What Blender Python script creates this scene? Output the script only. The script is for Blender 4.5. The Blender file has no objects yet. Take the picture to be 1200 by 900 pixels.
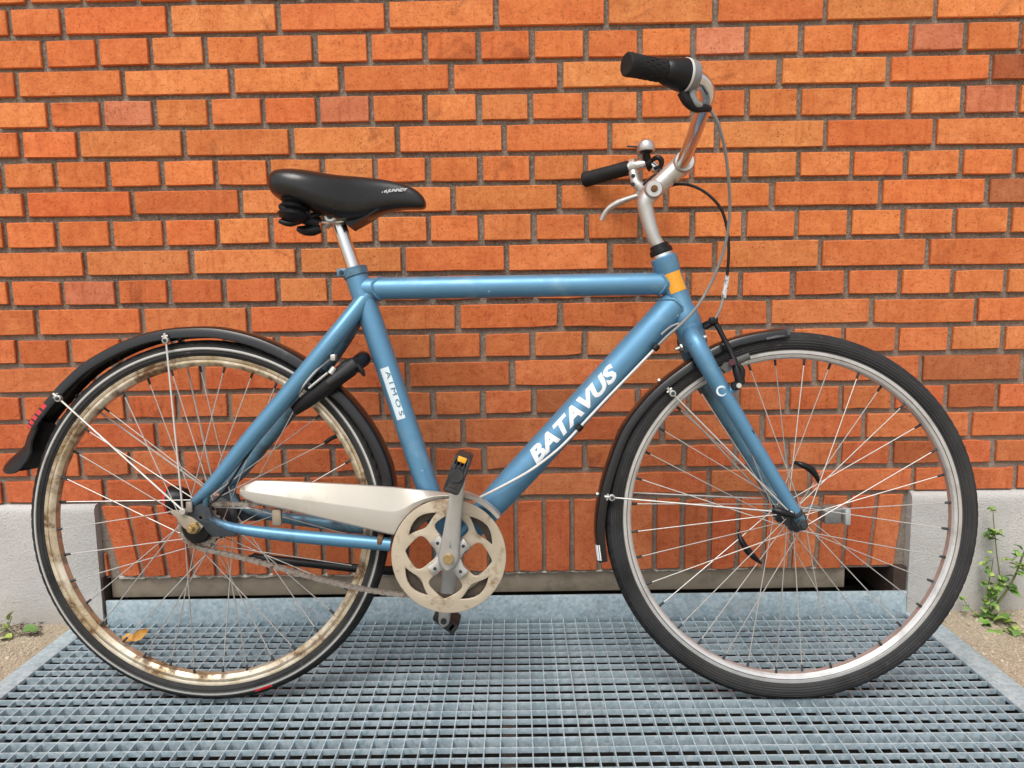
import bpy, bmesh, math, random
from mathutils import Vector, Matrix, noise
PI = math.pi
R = math.radians
rnd = random.Random(7)
S = bpy.context.scene
COL = S.collection

# ------------------------------------------------------------------ camera
FPX, YAW, PITCH, ROLL = 866.19, -0.00198, 0.12546, 0.01508
CAM = Vector((0.06413, -1.71418, 0.78607))
cy, sy, cp, sp = math.cos(YAW), math.sin(YAW), math.cos(PITCH), math.sin(PITCH)
fwd = Vector((sy*cp, cy*cp, -sp)); rgt0 = Vector((cy, -sy, 0)); dwn0 = fwd.cross(rgt0)
rgt = math.cos(ROLL)*rgt0 + math.sin(ROLL)*dwn0
dwn = -math.sin(ROLL)*rgt0 + math.cos(ROLL)*dwn0
cam = bpy.data.cameras.new('camera'); camo = bpy.data.objects.new('camera', cam); COL.objects.link(camo)
cam.sensor_width = 36; cam.lens = FPX*36/1200; cam.clip_start = .02; cam.clip_end = 2000
m = Matrix((rgt, -dwn, -fwd)).transposed().to_4x4(); m.translation = CAM; camo.matrix_world = m
S.camera = camo

# ------------------------------------------------------------------ sky, sun, exposure
SUN_EL, SUN_AZ = R(58), R(200)            # azimuth clockwise from +Y (towards the wall)
w = bpy.data.worlds.new('World'); S.world = w; w.use_nodes = True
nt = w.node_tree; bg = nt.nodes['Background']
sky = nt.nodes.new('ShaderNodeTexSky'); sky.sky_type = 'NISHITA'; sky.sun_disc = False
sky.sun_elevation = SUN_EL; sky.sun_rotation = SUN_AZ; sky.air_density = 1.0; sky.dust_density = 3.0; sky.ozone_density = 1.0
hs = nt.nodes.new('ShaderNodeHueSaturation'); hs.inputs['Saturation'].default_value = .22
nt.links.new(sky.outputs[0], hs.inputs['Color']); nt.links.new(hs.outputs[0], bg.inputs['Color'])
bg.inputs['Strength'].default_value = .12
sun = bpy.data.lights.new('sun', 'SUN'); sun.energy = 1.3; sun.angle = R(30); sun.color = (1, .965, .92)
suno = bpy.data.objects.new('sun', sun); COL.objects.link(suno)
sd = Vector((math.sin(SUN_AZ)*math.cos(SUN_EL), math.cos(SUN_AZ)*math.cos(SUN_EL), math.sin(SUN_EL)))
suno.rotation_euler = sd.to_track_quat('Z', 'Y').to_euler(); suno.location = sd*6
S.view_settings.view_transform = 'Standard'; S.view_settings.look = 'None'
S.view_settings.exposure = 0.68; S.view_settings.gamma = 1

# ------------------------------------------------------------------ material helper
def srgb(r, g, b):
    f = lambda c: (c/255/12.92) if c/255 <= .04045 else ((c/255+.055)/1.055)**2.4
    return (f(r), f(g), f(b))
class NT:
    def __init__(s, name):
        s.m = bpy.data.materials.new(name); s.m.use_nodes = True
        s.t = s.m.node_tree; s.b = s.t.nodes['Principled BSDF']
        s.co = s.t.nodes.new('ShaderNodeTexCoord').outputs['Object']
    def n(s, typ, **kw):
        nd = s.t.nodes.new(typ)
        for k, v in kw.items(): setattr(nd, k, v)
        return nd
    def l(s, a, b): s.t.links.new(a, b)
    def noise(s, scale, detail=4, rough=.6, vec=None, dist=0):
        nd = s.n('ShaderNodeTexNoise'); nd.inputs['Scale'].default_value = scale
        nd.inputs['Detail'].default_value = detail; nd.inputs['Roughness'].default_value = rough
        nd.inputs['Distortion'].default_value = dist
        s.l(vec or s.co, nd.inputs['Vector']); return nd.outputs['Fac']
    def ramp(s, fac, *stops):
        nd = s.n('ShaderNodeValToRGB'); e = nd.color_ramp.elements
        while len(e) < len(stops): e.new(.5)
        for el, (p, c) in zip(e, stops):
            el.position = p; el.color = (*c, 1) if isinstance(c, tuple) else (c, c, c, 1)
        s.l(fac, nd.inputs[0]); return nd.outputs[0]
    def mix(s, fac, a, b, mode='MIX'):
        nd = s.n('ShaderNodeMix', data_type='RGBA', blend_type=mode)
        for sock, v in ((nd.inputs[0], fac), (nd.inputs[6], a), (nd.inputs[7], b)):
            if isinstance(v, (int, float)): sock.default_value = v
            elif isinstance(v, tuple): sock.default_value = (*v, 1)
            else: s.l(v, sock)
        return nd.outputs[2]
    def math(s, op, a, b=0.):
        nd = s.n('ShaderNodeMath', operation=op)
        for sock, v in ((nd.inputs[0], a), (nd.inputs[1], b)):
            if isinstance(v, (int, float)): sock.default_value = v
            else: s.l(v, sock)
        return nd.outputs[0]
    def set(s, key, v):
        i = s.b.inputs[key]
        if isinstance(v, (int, float)): i.default_value = v
        elif isinstance(v, tuple): i.default_value = (*v, 1)
        else: s.l(v, i)
    def bump(s, h, strength=.3, dist=.001):
        nd = s.n('ShaderNodeBump'); nd.inputs['Strength'].default_value = strength
        nd.inputs['Distance'].default_value = dist
        s.l(h, nd.inputs['Height']); s.l(nd.outputs[0], s.b.inputs['Normal'])
def simple(name, col, rough=.5, metal=0., coat=0., var=.12, scale=60, bump=0., dirt=None, dscale=25, dlo=.55, dhi=.75, spec=None):
    k = NT(name)
    a = tuple(c*(1-var) for c in col); b = tuple(min(1, c*(1+var)) for c in col)
    c = k.mix(k.noise(scale), a, b)
    rr = k.ramp(k.noise(scale*.6), (.3, rough*.8), (.7, min(1, rough*1.2)))
    if dirt:
        d = k.ramp(k.noise(dscale, 8, .7), (dlo, 0.), (dhi, 1.))
        c = k.mix(d, c, dirt); k.set('Metallic', k.math('MULTIPLY', k.math('SUBTRACT', 1., d), metal))
        rr = k.mix(d, rr, (.85, .85, .85))
    else: k.set('Metallic', metal)
    k.set('Base Color', c); k.set('Roughness', rr); k.set('Coat Weight', coat); k.set('Coat Roughness', .12)
    if spec is not None: k.set('Specular IOR Level', spec)
    if bump: k.bump(k.noise(scale*6), bump, .0006)
    return k.m

# ------------------------------------------------------------------ mesh helper
def catmull(pts, n=8, closed=False):
    P = [Vector(p) for p in pts]; out = []
    N = len(P); seg = N if closed else N-1
    for i in range(seg):
        if closed: a, b, c, d = P[i-1], P[i], P[(i+1) % N], P[(i+2) % N]
        else: a, b, c, d = P[max(i-1, 0)], P[i], P[i+1], P[min(i+2, N-1)]
        for k in range(n):
            t = k/n
            out.append(.5*((2*b)+(c-a)*t+(2*a-5*b+4*c-d)*t*t+(3*b-a-3*c+d)*t**3))
    if not closed: out.append(P[-1].copy())
    return out
class MB:
    def __init__(s): s.v = []; s.f = []; s.mi = []; s.cur = 0
    def vert(s, p): s.v.append(tuple(p)); return len(s.v)-1
    def face(s, idx): s.f.append(tuple(idx)); s.mi.append(s.cur)
    def rings(s, rings, closed_path=False, cap=True, closed_ring=True):
        ids = [[s.vert(p) for p in r] for r in rings]; n = len(ids[0])
        for i in range(len(ids) if closed_path else len(ids)-1):
            a, b = ids[i], ids[(i+1) % len(ids)]
            for j in range(n if closed_ring else n-1):
                s.face((a[j], a[(j+1) % n], b[(j+1) % n], b[j]))
        if cap and not closed_path: s.face(ids[0][::-1]); s.face(ids[-1])
    def tube(s, pts, r, n=14, cap=True, closed=False, flat=1., flatdir=None):
        P = [Vector(p) for p in pts]; N = len(P)
        rr = r if isinstance(r, (list, tuple)) else [r]*N
        if len(rr) != N:
            rr = [rr[int(i/(N-1)*(len(rr)-1)+1e-6)]*(1-f)+rr[min(int(i/(N-1)*(len(rr)-1)+1e-6)+1, len(rr)-1)]*f
                  for i in range(N) for f in [(i/(N-1)*(len(rr)-1)) - int(i/(N-1)*(len(rr)-1)+1e-6)]]
        T = []
        for i in range(N):
            a = P[i-1] if (i or closed) else P[0]; b = P[(i+1) % N] if (i < N-1 or closed) else P[-1]
            T.append((b-a).normalized())
        u = flatdir and Vector(flatdir) or (Vector((0, 1, 0)) if abs(T[0].y) < .9 else Vector((1, 0, 0)))
        rings = []
        for i in range(N):
            u = (u - T[i]*u.dot(T[i])).normalized(); q = T[i].cross(u)
            rings.append([P[i]+rr[i]*(math.cos(t)*u*flat+math.sin(t)*q) for t in [2*PI*j/n for j in range(n)]])
        s.rings(rings, closed, cap); return s
    def cyl(s, a, b, r, n=20, bev=0., r2=None):
        a, b = Vector(a), Vector(b); d = (b-a).normalized(); r2 = r if r2 is None else r2
        if bev: s.tube([a, a+d*1e-5, a+d*bev, b-d*bev, b-d*1e-5, b], [r-bev, r-bev, r, r2, r2-bev, r2-bev], n)
        else: s.tube([a, b], [r, r2], n)
        return s
    def lathe(s, prof, c=(0, 0, 0), axis=(0, 1, 0), n=48, closed=False, cap=True):
        ax = Vector(axis).normalized(); c = Vector(c)
        u = Vector((1, 0, 0)) if abs(ax.x) < .9 else Vector((0, 0, 1)); u = (u-ax*u.dot(ax)).normalized(); q = ax.cross(u)
        s.rings([[c+ax*h+r*(math.cos(t)*u+math.sin(t)*q) for t in [2*PI*j/n for j in range(n)]] for r, h in prof], closed, cap)
        return s
    def box(s, c, size, M=None, bev=0.):
        bm = bmesh.new(); bmesh.ops.create_cube(bm, size=1)
        for v in bm.verts: v.co = Vector((v.co.x*size[0], v.co.y*size[1], v.co.z*size[2]))
        if bev: bmesh.ops.bevel(bm, geom=bm.edges[:], offset=bev, segments=2, affect='EDGES', profile=.5)
        s.add_bm(bm, (Matrix.Translation(Vector(c)) @ (M.to_4x4() if M else Matrix.Identity(4)))); return s
    def add_bm(s, bm, M=None):
        bm.verts.index_update(); o = len(s.v)
        for v in bm.verts: s.v.append(tuple(M @ v.co if M else v.co))
        for f in bm.faces: s.face([o+v.index for v in f.verts])
        bm.free()
    def prism(s, poly, f0, f1, bev=0.):
        """poly: list of (a,b); f0/f1 map (a,b)->Vector for the two faces; bev insets the f1 rim"""
        s.rings([[Vector(f0(*p)) for p in poly], [Vector(f1(*p)) for p in poly]]); return s
    def build(s, name, mats, parent=None, angle=40, smooth=True, recalc=True):
        me = bpy.data.meshes.new(name); me.from_pydata(s.v, [], s.f)
        for mt in (mats if isinstance(mats, (list, tuple)) else [mats]): me.materials.append(mt)
        if any(s.mi): me.polygons.foreach_set('material_index', s.mi)
        if recalc:
            bm = bmesh.new(); bm.from_mesh(me); bmesh.ops.remove_doubles(bm, verts=bm.verts, dist=1e-7)
            bmesh.ops.recalc_face_normals(bm, faces=bm.faces); bm.to_mesh(me); bm.free()
        if smooth:
            me.polygons.foreach_set('use_smooth', [True]*len(me.polygons)); me.set_sharp_from_angle(angle=R(angle))
        o = bpy.data.objects.new(name, me); COL.objects.link(o)
        if parent: o.parent = parent
        return o
def link(name, me, parent=None, loc=(0, 0, 0), rot=(0, 0, 0)):
    o = bpy.data.objects.new(name, me); COL.objects.link(o); o.location = loc; o.rotation_euler = rot
    if parent: o.parent = parent
    return o
def empty(name, loc=(0, 0, 0), rot=(0, 0, 0)):
    o = bpy.data.objects.new(name, None); COL.objects.link(o); o.location = loc; o.rotation_euler = rot; o.empty_display_size = .1
    return o
def tag(o, label=None, cat=None, group=None, kind=None):
    for k, v in (('label', label), ('category', cat), ('group', group), ('kind', kind)):
        if v: o[k] = v
    return o

# ================================================================== SETTING
# ------------------------------------------------------------------ brick material
k = NT('fired_brick')
oi = k.n('ShaderNodeObjectInfo'); geo = k.n('ShaderNodeNewGeometry')
rv = k.math('FRACT', k.math('ADD', oi.outputs['Random'], k.math('MULTIPLY', geo.outputs['Random Per Island'], .77)))
off = k.n('ShaderNodeVectorMath', operation='ADD'); k.l(k.co, off.inputs[0])
cmb = k.n('ShaderNodeCombineXYZ'); k.l(k.math('MULTIPLY', rv, 37.), cmb.inputs[0]); k.l(k.math('MULTIPLY', rv, 91.), cmb.inputs[2])
k.l(cmb.outputs[0], off.inputs[1]); V = off.outputs[0]
base = k.ramp(rv, (0., (.60, .165, .042)), (.3, (.66, .20, .054)), (.55, (.61, .155, .040)), (.8, (.70, .225, .064)), (1., (.57, .145, .037)))
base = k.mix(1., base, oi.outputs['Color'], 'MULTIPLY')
n1 = k.noise(14, 5, .6, V); n2 = k.noise(70, 4, .65, V)
mul = lambda f, c: k.mix(f, base, k.mix(1., base, c, 'MULTIPLY'))
base = mul(k.ramp(n1, (.44, 0.), (.66, .7)), (.82, .68, .60))                       # darker fired clouds
base = mul(k.ramp(k.noise(22, 5, .65, V), (.50, 0.), (.68, .8)), (1.14, 1.30, 1.45))   # paler salmon clouds
base = mul(k.ramp(n2, (.50, 0.), (.66, .65)), (.76, .62, .56))                       # mottling
st = k.n('ShaderNodeMapping'); st.inputs['Scale'].default_value = (75, 1, 5); k.l(V, st.inputs[0])
base = mul(k.ramp(k.noise(1., 3, .6, st.outputs[0]), (.54, 0.), (.70, .55)), (.76, .62, .56))   # run marks
base = mul(k.ramp(k.noise(5.5, 4, .7, V, .8), (.60, 0.), (.70, .7)), (.52, .46, .50))    # soot
base = k.mix(k.ramp(k.noise(48, 5, .75, V), (.66, 0.), (.74, .55)), base, (.62, .40, .28))  # lime bloom
# fine pits
vo = k.n('ShaderNodeTexVoronoi'); vo.inputs['Scale'].default_value = 150; k.l(V, vo.inputs['Vector'])
pit = k.math('MULTIPLY', k.ramp(vo.outputs['Distance'], (.08, 1.), (.20, 0.)), k.ramp(k.noise(30, 3, .6, V), (.47, 0.), (.55, 1.)))
base = k.mix(k.math('MULTIPLY', pit, .75), base, (.12, .035, .015))
base = mul(k.ramp(k.noise(190, 3, .7, V), (.56, 0.), (.66, .75)), (.50, .40, .36))
k.set('Base Color', base); k.set('Roughness', .82); k.set('Specular IOR Level', .25)
k.bump(k.math('SUBTRACT', k.math('ADD', k.noise(120, 6, .7, V), k.math('MULTIPLY', k.noise(45, 4, .6, V), 1.0)), pit), .75, .0022)
BRICK = k.m
k = NT('mortar')
c = k.mix(k.ramp(k.noise(9, 5, .6), (.35, 0.), (.65, 1.)), (.135, .105, .080), (.235, .195, .155))
c = k.mix(k.ramp(k.noise(120, 4, .75), (.52, 0.), (.64, .7)), c, (.36, .31, .26))
c = k.mix(k.ramp(k.noise(90, 4, .75), (.34, .8), (.44, 0.)), c, (.06, .046, .036))
c = k.mix(k.ramp(k.noise(420, 3, .7), (.50, 0.), (.68, .8)), c, (.48, .42, .35))
c = k.mix(k.ramp(k.noise(300, 3, .7), (.28, 1.), (.42, 0.)), c, (.09, .07, .055))
mz = k.n('ShaderNodeSeparateXYZ'); k.l(k.co, mz.inputs[0])
old = k.ramp(k.math('ADD', mz.outputs['Z'], k.math('MULTIPLY', k.noise(3, 4, .6), .5)), (.90, 1.), (1.10, 0.))     # older, paler bedding low on the wall
c = k.mix(k.math('MULTIPLY', old, .55), c, k.mix(k.noise(150, 4, .75), (.16, .12, .095), (.46, .38, .31)))
k.set('Base Color', c); k.set('Roughness', .95); k.set('Specular IOR Level', .15)
k.bump(k.math('ADD', k.noise(350, 4, .7), k.noise(110, 4, .6)), 1., .003)
MORTAR = k.m

# ------------------------------------------------------------------ brick wall
wall = empty('brick_wall', (0, 0, 0))
tag(wall, 'orange brick wall with brown recessed mortar and a flat soldier arch', 'wall')
# per course from the top: height of the brick undersides at the left and right of the frame, then the positions of the joints
COURSES = [
    (1.3619, 1.3687, [-1.036, -0.918, -0.683, -0.441, -0.203, 0.039, 0.281, 0.521, 0.763, 1.005]),
    (1.2941, 1.3006, [-0.965, -0.846, -0.729, -0.607, -0.485, -0.364, -0.243, -0.12, -0.002, 0.117, 0.236, 0.355, 0.473, 0.592, 0.711, 0.831, 0.954, 1.075, 1.196]),
    (1.2306, 1.2354, [-1.033, -0.794, -0.553, -0.308, -0.064, 0.179, 0.422, 0.666, 0.908, 1.135]),
    (1.1659, 1.1660, [-0.966, -0.847, -0.729, -0.607, -0.487, -0.364, -0.244, -0.124, -0.004, 0.112, 0.234, 0.355, 0.474, 0.595, 0.713, 0.835, 0.957, 1.078, 1.2]),
    (1.0992, 1.0976, [-1.037, -0.907, -0.669, -0.427, -0.188, 0.052, 0.289, 0.53, 0.773, 1.018]),
    (1.0337, 1.0323, [-1.084, -0.964, -0.845, -0.723, -0.601, -0.481, -0.359, -0.24, -0.121, -0.004, 0.114, 0.234, 0.357, 0.474, 0.595, 0.714, 0.835, 0.957, 1.081, 1.202]),
    (0.9695, 0.9682, [-1.038, -0.794, -0.55, -0.308, -0.066, 0.174, 0.417, 0.657, 0.902, 1.144]),
    (0.9008, 0.9016, [-1.092, -0.973, -0.85, -0.727, -0.606, -0.483, -0.363, -0.245, -0.124, -0.004, 0.116, 0.237, 0.358, 0.477, 0.595, 0.715, 0.835, 0.957, 1.075, 1.199]),
    (0.8353, 0.8305, [-1.159, -0.914, -0.67, -0.425, -0.183, 0.053, 0.29, 0.529, 0.771, 1.017, 1.261]),
    (0.7701, 0.7655, [-1.093, -0.971, -0.847, -0.725, -0.599, -0.476, -0.357, -0.238, -0.12, -0.003, 0.117, 0.237, 0.353, 0.47, 0.59, 0.711, 0.834, 0.956, 1.077, 1.199]),
    (0.7004, 0.6998, [-1.037, -0.793, -0.547, -0.306, -0.063, 0.175, 0.412, 0.658, 0.895, 1.136]),
    (0.6349, 0.6345, [-1.089, -0.968, -0.846, -0.725, -0.602, -0.483, -0.362, -0.243, -0.124, -0.007, 0.11, 0.231, 0.349, 0.468, 0.589, 0.71, 0.832, 0.957, 1.079, 1.202]),
    (0.5668, 0.5645, [-1.151, -0.91, -0.663, -0.417, -0.183, 0.061, 0.296, 0.533, 0.768, 1.016, 1.254]),
    (0.5010, 0.4979, [-1.09, -0.969, -0.847, -0.725, -0.603, -0.48, -0.36, -0.245, -0.125, -0.008, 0.112, 0.232, 0.356, 0.474, 0.59, 0.708, 0.832, 0.955, 1.078, 1.198]),
    (0.4326, 0.4306, [-1.024, -0.78, -0.538, -0.299, -0.057, 0.178, 0.413, 0.65, 0.889, 1.139]),
    (0.3645, 0.3668, [-1.087, -0.965, -0.846, -0.724, -0.603, -0.482, -0.366, -0.245, -0.128, -0.008, 0.113, 0.23, 0.349, 0.466, 0.587, 0.71, 0.835, 0.957, 1.077, 1.198]),
    (0.2999, 0.3024, [-1.156, -0.913, -0.672, -0.43, -0.19, 0.051, 0.286, 0.526, 0.765, 1.012, 1.255]),
]
def brick_geo(mb, quad, depth, rg, chip):
    """quad: 4 corners (x,z) counter-clockwise from lower left; front at y=0"""
    (x0, z0), (x1, z1), (x2, z2), (x3, z3) = quad
    pts = []
    def along(a, b, n):
        for i in range(n): t = i/n; yield (a[0]+(b[0]-a[0])*t, a[1]+(b[1]-a[1])*t, i == 0)
    wide = math.hypot(x1-x0, z1-z0) > .16
    tall = math.hypot(x3-x0, z3-z0) > .16
    nb, ns = (4 if wide else 3), (4 if tall else 1)
    raw = list(along(quad[0], quad[1], nb))+list(along(quad[1], quad[2], ns))+list(along(quad[2], quad[3], nb))+list(along(quad[3], quad[0], ns))
    cx, cz = sum(p[0] for p in quad)/4, sum(p[1] for p in quad)/4
    for i, (x, z, corner) in enumerate(raw):
        low = i <= nb
        j = .00022+(.0007*max(0, chip-.5) if low else 0)
        x += rg.uniform(-j, j)*.7; z += rg.uniform(-j, j)
        if rg.random() < .10*chip: f = rg.uniform(.0008, .0028)*min(1.3, chip); x += math.copysign(f*.5*(1 if corner else 0), cx-x); z += math.copysign(f if not tall or abs(cz-z) > .035 else 0, cz-z)
        if corner: x += math.copysign(.0005, cx-x); z += math.copysign(.0004, cz-z)
        pts.append((x, z))
    def ring(inset, y):
        out = []
        for x, z in pts:
            dx, dz = cx-x, cz-z
            out.append((x+math.copysign(min(inset, abs(dx)), dx), y, z+math.copysign(min(inset, abs(dz)), dz)))
        return out
    mb.rings([ring(.0016, 0), ring(0, .0022), [(x, depth, z) for x, z in pts]], cap=False)
    n = len(pts); b = len(mb.v)-3*n
    mb.face(range(b, b+n))
PALE = {(1, .53), (1, 1.01), (3, -.79), (3, -.30), (3, 1.14), (9, -.91)}
DARK = {(2, 1.26), (6, 1.26), (12, 1.135), (13, .17), (15, 1.017), (13, 1.15)}
def frame_x(z): return -1.053-(1.40-z)/1.08*.110, 1.199+(1.40-z)/1.08*.078
rest = MB()
def lay_brick(quad, course, rg):
    cx, cz = sum(p[0] for p in quad)/4, sum(p[1] for p in quad)/4
    lo, hi = frame_x(cz)
    inside = min(p[0] for p in quad) < hi and max(p[0] for p in quad) > lo and 0 <= course < 18
    chip = .55 if cz > .8 else (1.0 if cz > .45 else 1.5)
    proud = rg.uniform(-.0012, .0012)
    if inside:
        mb = MB(); brick_geo(mb, [(x-cx, z-cz) for x, z in quad], .07, rg, chip)
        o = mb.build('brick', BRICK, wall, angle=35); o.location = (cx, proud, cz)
        o.rotation_euler = (rg.uniform(-.006, .006), 0, rg.uniform(-.005, .005))
        t = rg.uniform(.93, 1.10); g = rg.uniform(.88, 1.10)
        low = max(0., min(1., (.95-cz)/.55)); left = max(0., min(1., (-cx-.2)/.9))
        tone = 1-.16*low-.10*left            # tint graded darker and redder towards the foot and the left of the wall
        tint = [t*(1-.20*low), t*g*tone*(1.09-.13*low), t*g*tone*(1.20+.12*low)]
        for c_, x_ in PALE:
            if c_ == course and abs(x_-cx) < .06: tint = [.86*t, .98*t, 1.75*t]
        for c_, x_ in DARK:
            if c_ == course and abs(x_-cx) < .06: tint = [.58*t, .62*t, .85*t]
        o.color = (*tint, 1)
    else:
        mb = MB(); brick_geo(mb, quad, .03, rg, .5); o_ = len(rest.v)
        rest.v += [(x, y+proud, z) for x, y, z in mb.v]
        for f in mb.f: rest.face([o_+i for i in f])
def course_row(ci, zl, zr, zt_l, zt_r, joints, stretch, xmax=3.4):
    rg = random.Random(100+ci)
    J = list(joints); p = .24 if stretch else .12
    while J[0] > -xmax: J.insert(0, J[0]-p)
    while J[-1] < xmax: J.append(J[-1]+p)
    zb = lambda x: zl+(x+1.05)/2.25*(zr-zl); zt = lambda x: zt_l+(x+1.05)/2.25*(zt_r-zt_l)
    for a, b in zip(J, J[1:]):
        g0, g1 = rg.uniform(.0046, .0068), rg.uniform(.0046, .0068)
        top = .0118+rg.uniform(-.0014, .0014); d = rg.uniform(-.001, .001)
        x0, x1 = a+g0, b-g1
        if ci == 16:   # the last course stops above plinth and arch
            pass
        s = rg.uniform(-.0012, .0012)
        lay_brick([(x0, zb(x0)+d), (x1, zb(x1)+d+s), (x1+rg.uniform(-.0006, .0006), zt(x1)-top+s), (x0+rg.uniform(-.0006, .0006), zt(x0)-top)], ci, rg)
for i, (zl, zr, J) in enumerate(COURSES):
    if i: tl, tr = COURSES[i-1][0], COURSES[i-1][1]
    else: tl, tr = zl+.0667, zr+.0667
    course_row(i, zl, zr, tl, tr, J, i % 2 == 0)
z = COURSES[0][0]
for kx in range(1, 26):
    zl = COURSES[0][0]+.0667*kx; zr = COURSES[0][1]+.0667*kx; hdr = kx % 2 == 1
    course_row(-kx, zl, zr, zl+.0667, zr+.0667, [-.99, -.87] if hdr else [-1.04, -.80], not hdr)
# soldier course: a flat arch, its bricks fanning slightly at both ends
rg = random.Random(5)
N = 29; XL, XR = -.931, .996; ZT, ZB = .2885, .1125
for i in range(N):
    def jx(t, z):
        x = XL+(XR-XL)*t; u = 2*t-1
        fan = .19*max(0., 1-t/.17)-.095*max(0., (t-.78)/.22)
        return x+(ZT-z)*fan
    ta, tb = i/N, (i+1)/N
    g = rg.uniform(.004, .0065)
    def q(t, z, s): return (jx(t, z)+s*g, z)
    zt = ZT+rg.uniform(-.002, .002); zb = ZB+rg.uniform(-.003, .003)
    quad = [q(ta, zb, 1), q(tb, zb, -1), q(tb, zt, -1), q(ta, zt, 1)]
    lay_brick(quad, 17, rg)
lay_brick([(-.929, .116), (-.9185, .116), (-.9215, .170), (-.929, .172)], 17, rg)
rb = rest.build('brick', BRICK, wall, angle=35); rb['kind'] = 'stuff'

# mortar bed: a finely uneven sheet 7 mm behind the brick faces, thick behind
def mortar_sheet(name, x0, x1, z0, z1, step, y0=.0092):
    mb = MB(); nx, nz = max(2, int((x1-x0)/step)), max(2, int((z1-z0)/step)); ids = []
    for j in range(nz+1):
        row = []
        for i in range(nx+1):
            x, z = x0+(x1-x0)*i/nx, z0+(z1-z0)*j/nz
            y = y0+.0022*noise.noise(Vector((x*38, 1, z*38)))+.0012*noise.noise(Vector((x*120, 3, z*120)))
            row.append(mb.vert((x, y, z)))
        ids.append(row)
    for j in range(nz):
        for i in range(nx): mb.face((ids[j][i], ids[j][i+1], ids[j+1][i+1], ids[j+1][i]))
    return mb
mb = mortar_sheet('m', -1.25, 1.35, .1085, 1.46, .0075)
mb.box((0, .165, .7842), (2.6, .26, 1.3508))
mb.build('mortar', MORTAR, wall, angle=180, recalc=False)
mb = MB()
mb.box((-2.45, .16, 1.55), (2.398, .30, 3.3)); mb.box((2.5, .16, 1.55), (2.298, .30, 3.3)); mb.box((.05, .16, 2.33), (2.598, .30, 1.738))
mb.build('mortar', MORTAR, wall)

# sill under the arch, the dark hollow behind it, mortar lip
SILL = simple('weathered_sill', (.26, .215, .16), .9, var=.25, scale=30, bump=.5, dirt=(.10, .085, .06), dscale=12, dlo=.5, dhi=.8)
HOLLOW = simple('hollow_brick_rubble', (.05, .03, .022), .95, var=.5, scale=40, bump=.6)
mb = MB(); mb.box((-.03, .060, .0835), (1.79, .09, .057), bev=.003)
mb.build('sill_board', SILL, wall)
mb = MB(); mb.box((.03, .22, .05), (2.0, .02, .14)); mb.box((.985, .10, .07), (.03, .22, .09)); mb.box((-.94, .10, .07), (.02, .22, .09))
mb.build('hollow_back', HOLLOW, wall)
LIP = simple('mortar_lip', (.50, .46, .40), .95, var=.25, scale=90, bump=.6, dirt=(.08, .06, .05), dscale=60, dlo=.55, dhi=.68)
mb = MB(); rg = random.Random(3)
def lip(xa, xb, z, r):
    n = int((xb-xa)/.008); P = []; rr = []
    for i in range(n+1):
        x = xa+(xb-xa)*i/n
        P.append((x, .012+rg.uniform(-.003, .003), z+.003*noise.noise(Vector((x*30, 0, 0)))+rg.uniform(-.0015, .0015)))
        rr.append(r*(1+.5*noise.noise(Vector((x*45, 5, 0)))))
    mb.tube(P, rr, 7)
lip(-.90, -.28, .1085, .0050); lip(-.28, .55, .1075, .0026); lip(.55, .84, .109, .0022)
mb.build('mortar_lip', LIP, wall)

# ------------------------------------------------------------------ concrete plinths
k = NT('roughcast')
c = k.mix(k.ramp(k.noise(5, 5, .6), (.3, 0.), (.7, 1.)), (.42, .415, .40), (.53, .52, .50))
c = k.mix(k.ramp(k.noise(260, 3, .6), (.30, .55), (.45, 0.)), c, (.30, .29, .27))
gr = k.n('ShaderNodeSeparateXYZ'); k.l(k.co, gr.inputs[0])
c = k.mix(k.ramp(k.noise(7, 6, .75), (.52, 0.), (.72, .5)), c, (.44, .42, .38))
low = k.ramp(k.math('ADD', gr.outputs['Z'], k.math('MULTIPLY', k.noise(12, 4, .6), .12)), (.03, 1.), (.13, 0.))
c = k.mix(k.math('MULTIPLY', low, .55), c, (.40, .34, .26))
k.set('Base Color', c); k.set('Roughness', .95); k.set('Specular IOR Level', .2)
k.bump(k.math('ADD', k.noise(220, 4, .6), k.math('MULTIPLY', k.noise(60, 3), .6)), .9, .0028)
ROUGHCAST = k.m
def plinth(x0, x1, ztop, label, flip):
    mb = MB(); step = .012
    xs = [x0+(x1-x0)*i/60 for i in range(61)]; zs = [-.08+(ztop+.08)*j/24 for j in range(25)]
    ids = []
    prof = [(.06, zs[-1]+.004), (-.006, zs[-1]+.002), (-.0125, zs[-1]-.006)]
    rows = [(.0, z) for z in zs[:-1]]
    grid = []
    for y, z in [(-.014, z) for z in zs[:-1]]+prof[::-1]:
        row = []
        for x in xs:
            j = .0014*noise.noise(Vector((x*40, 2, z*40)))
            row.append(mb.vert((x, y+j, z+(j if y > -.01 else 0))))
        grid.append(row)
    for j in range(len(grid)-1):
        for i in range(60): mb.face((grid[j][i], grid[j][i+1], grid[j+1][i+1], grid[j+1][i]))
    e = 60 if flip == 'left' else 0
    back = [mb.vert((xs[e], .10, mb.v[r[e]][2])) for r in grid]
    for j in range(len(grid)-1): mb.face((grid[j][e], back[j], back[j+1], grid[j+1][e]))
    o = mb.build('concrete_plinth', ROUGHCAST, None, angle=50)
    tag(o, label, 'plinth', 'roughcast plinth blocks at the foot of the wall'); return o
plinth(-3.4, -.9345, .2935, 'pale roughcast plinth block left of the grate, behind the rusty rear wheel', 'left')
plinth(1.0035, 3.4, .2945, 'pale roughcast plinth block right of the grate, behind the leafy weed', 'right')

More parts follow.
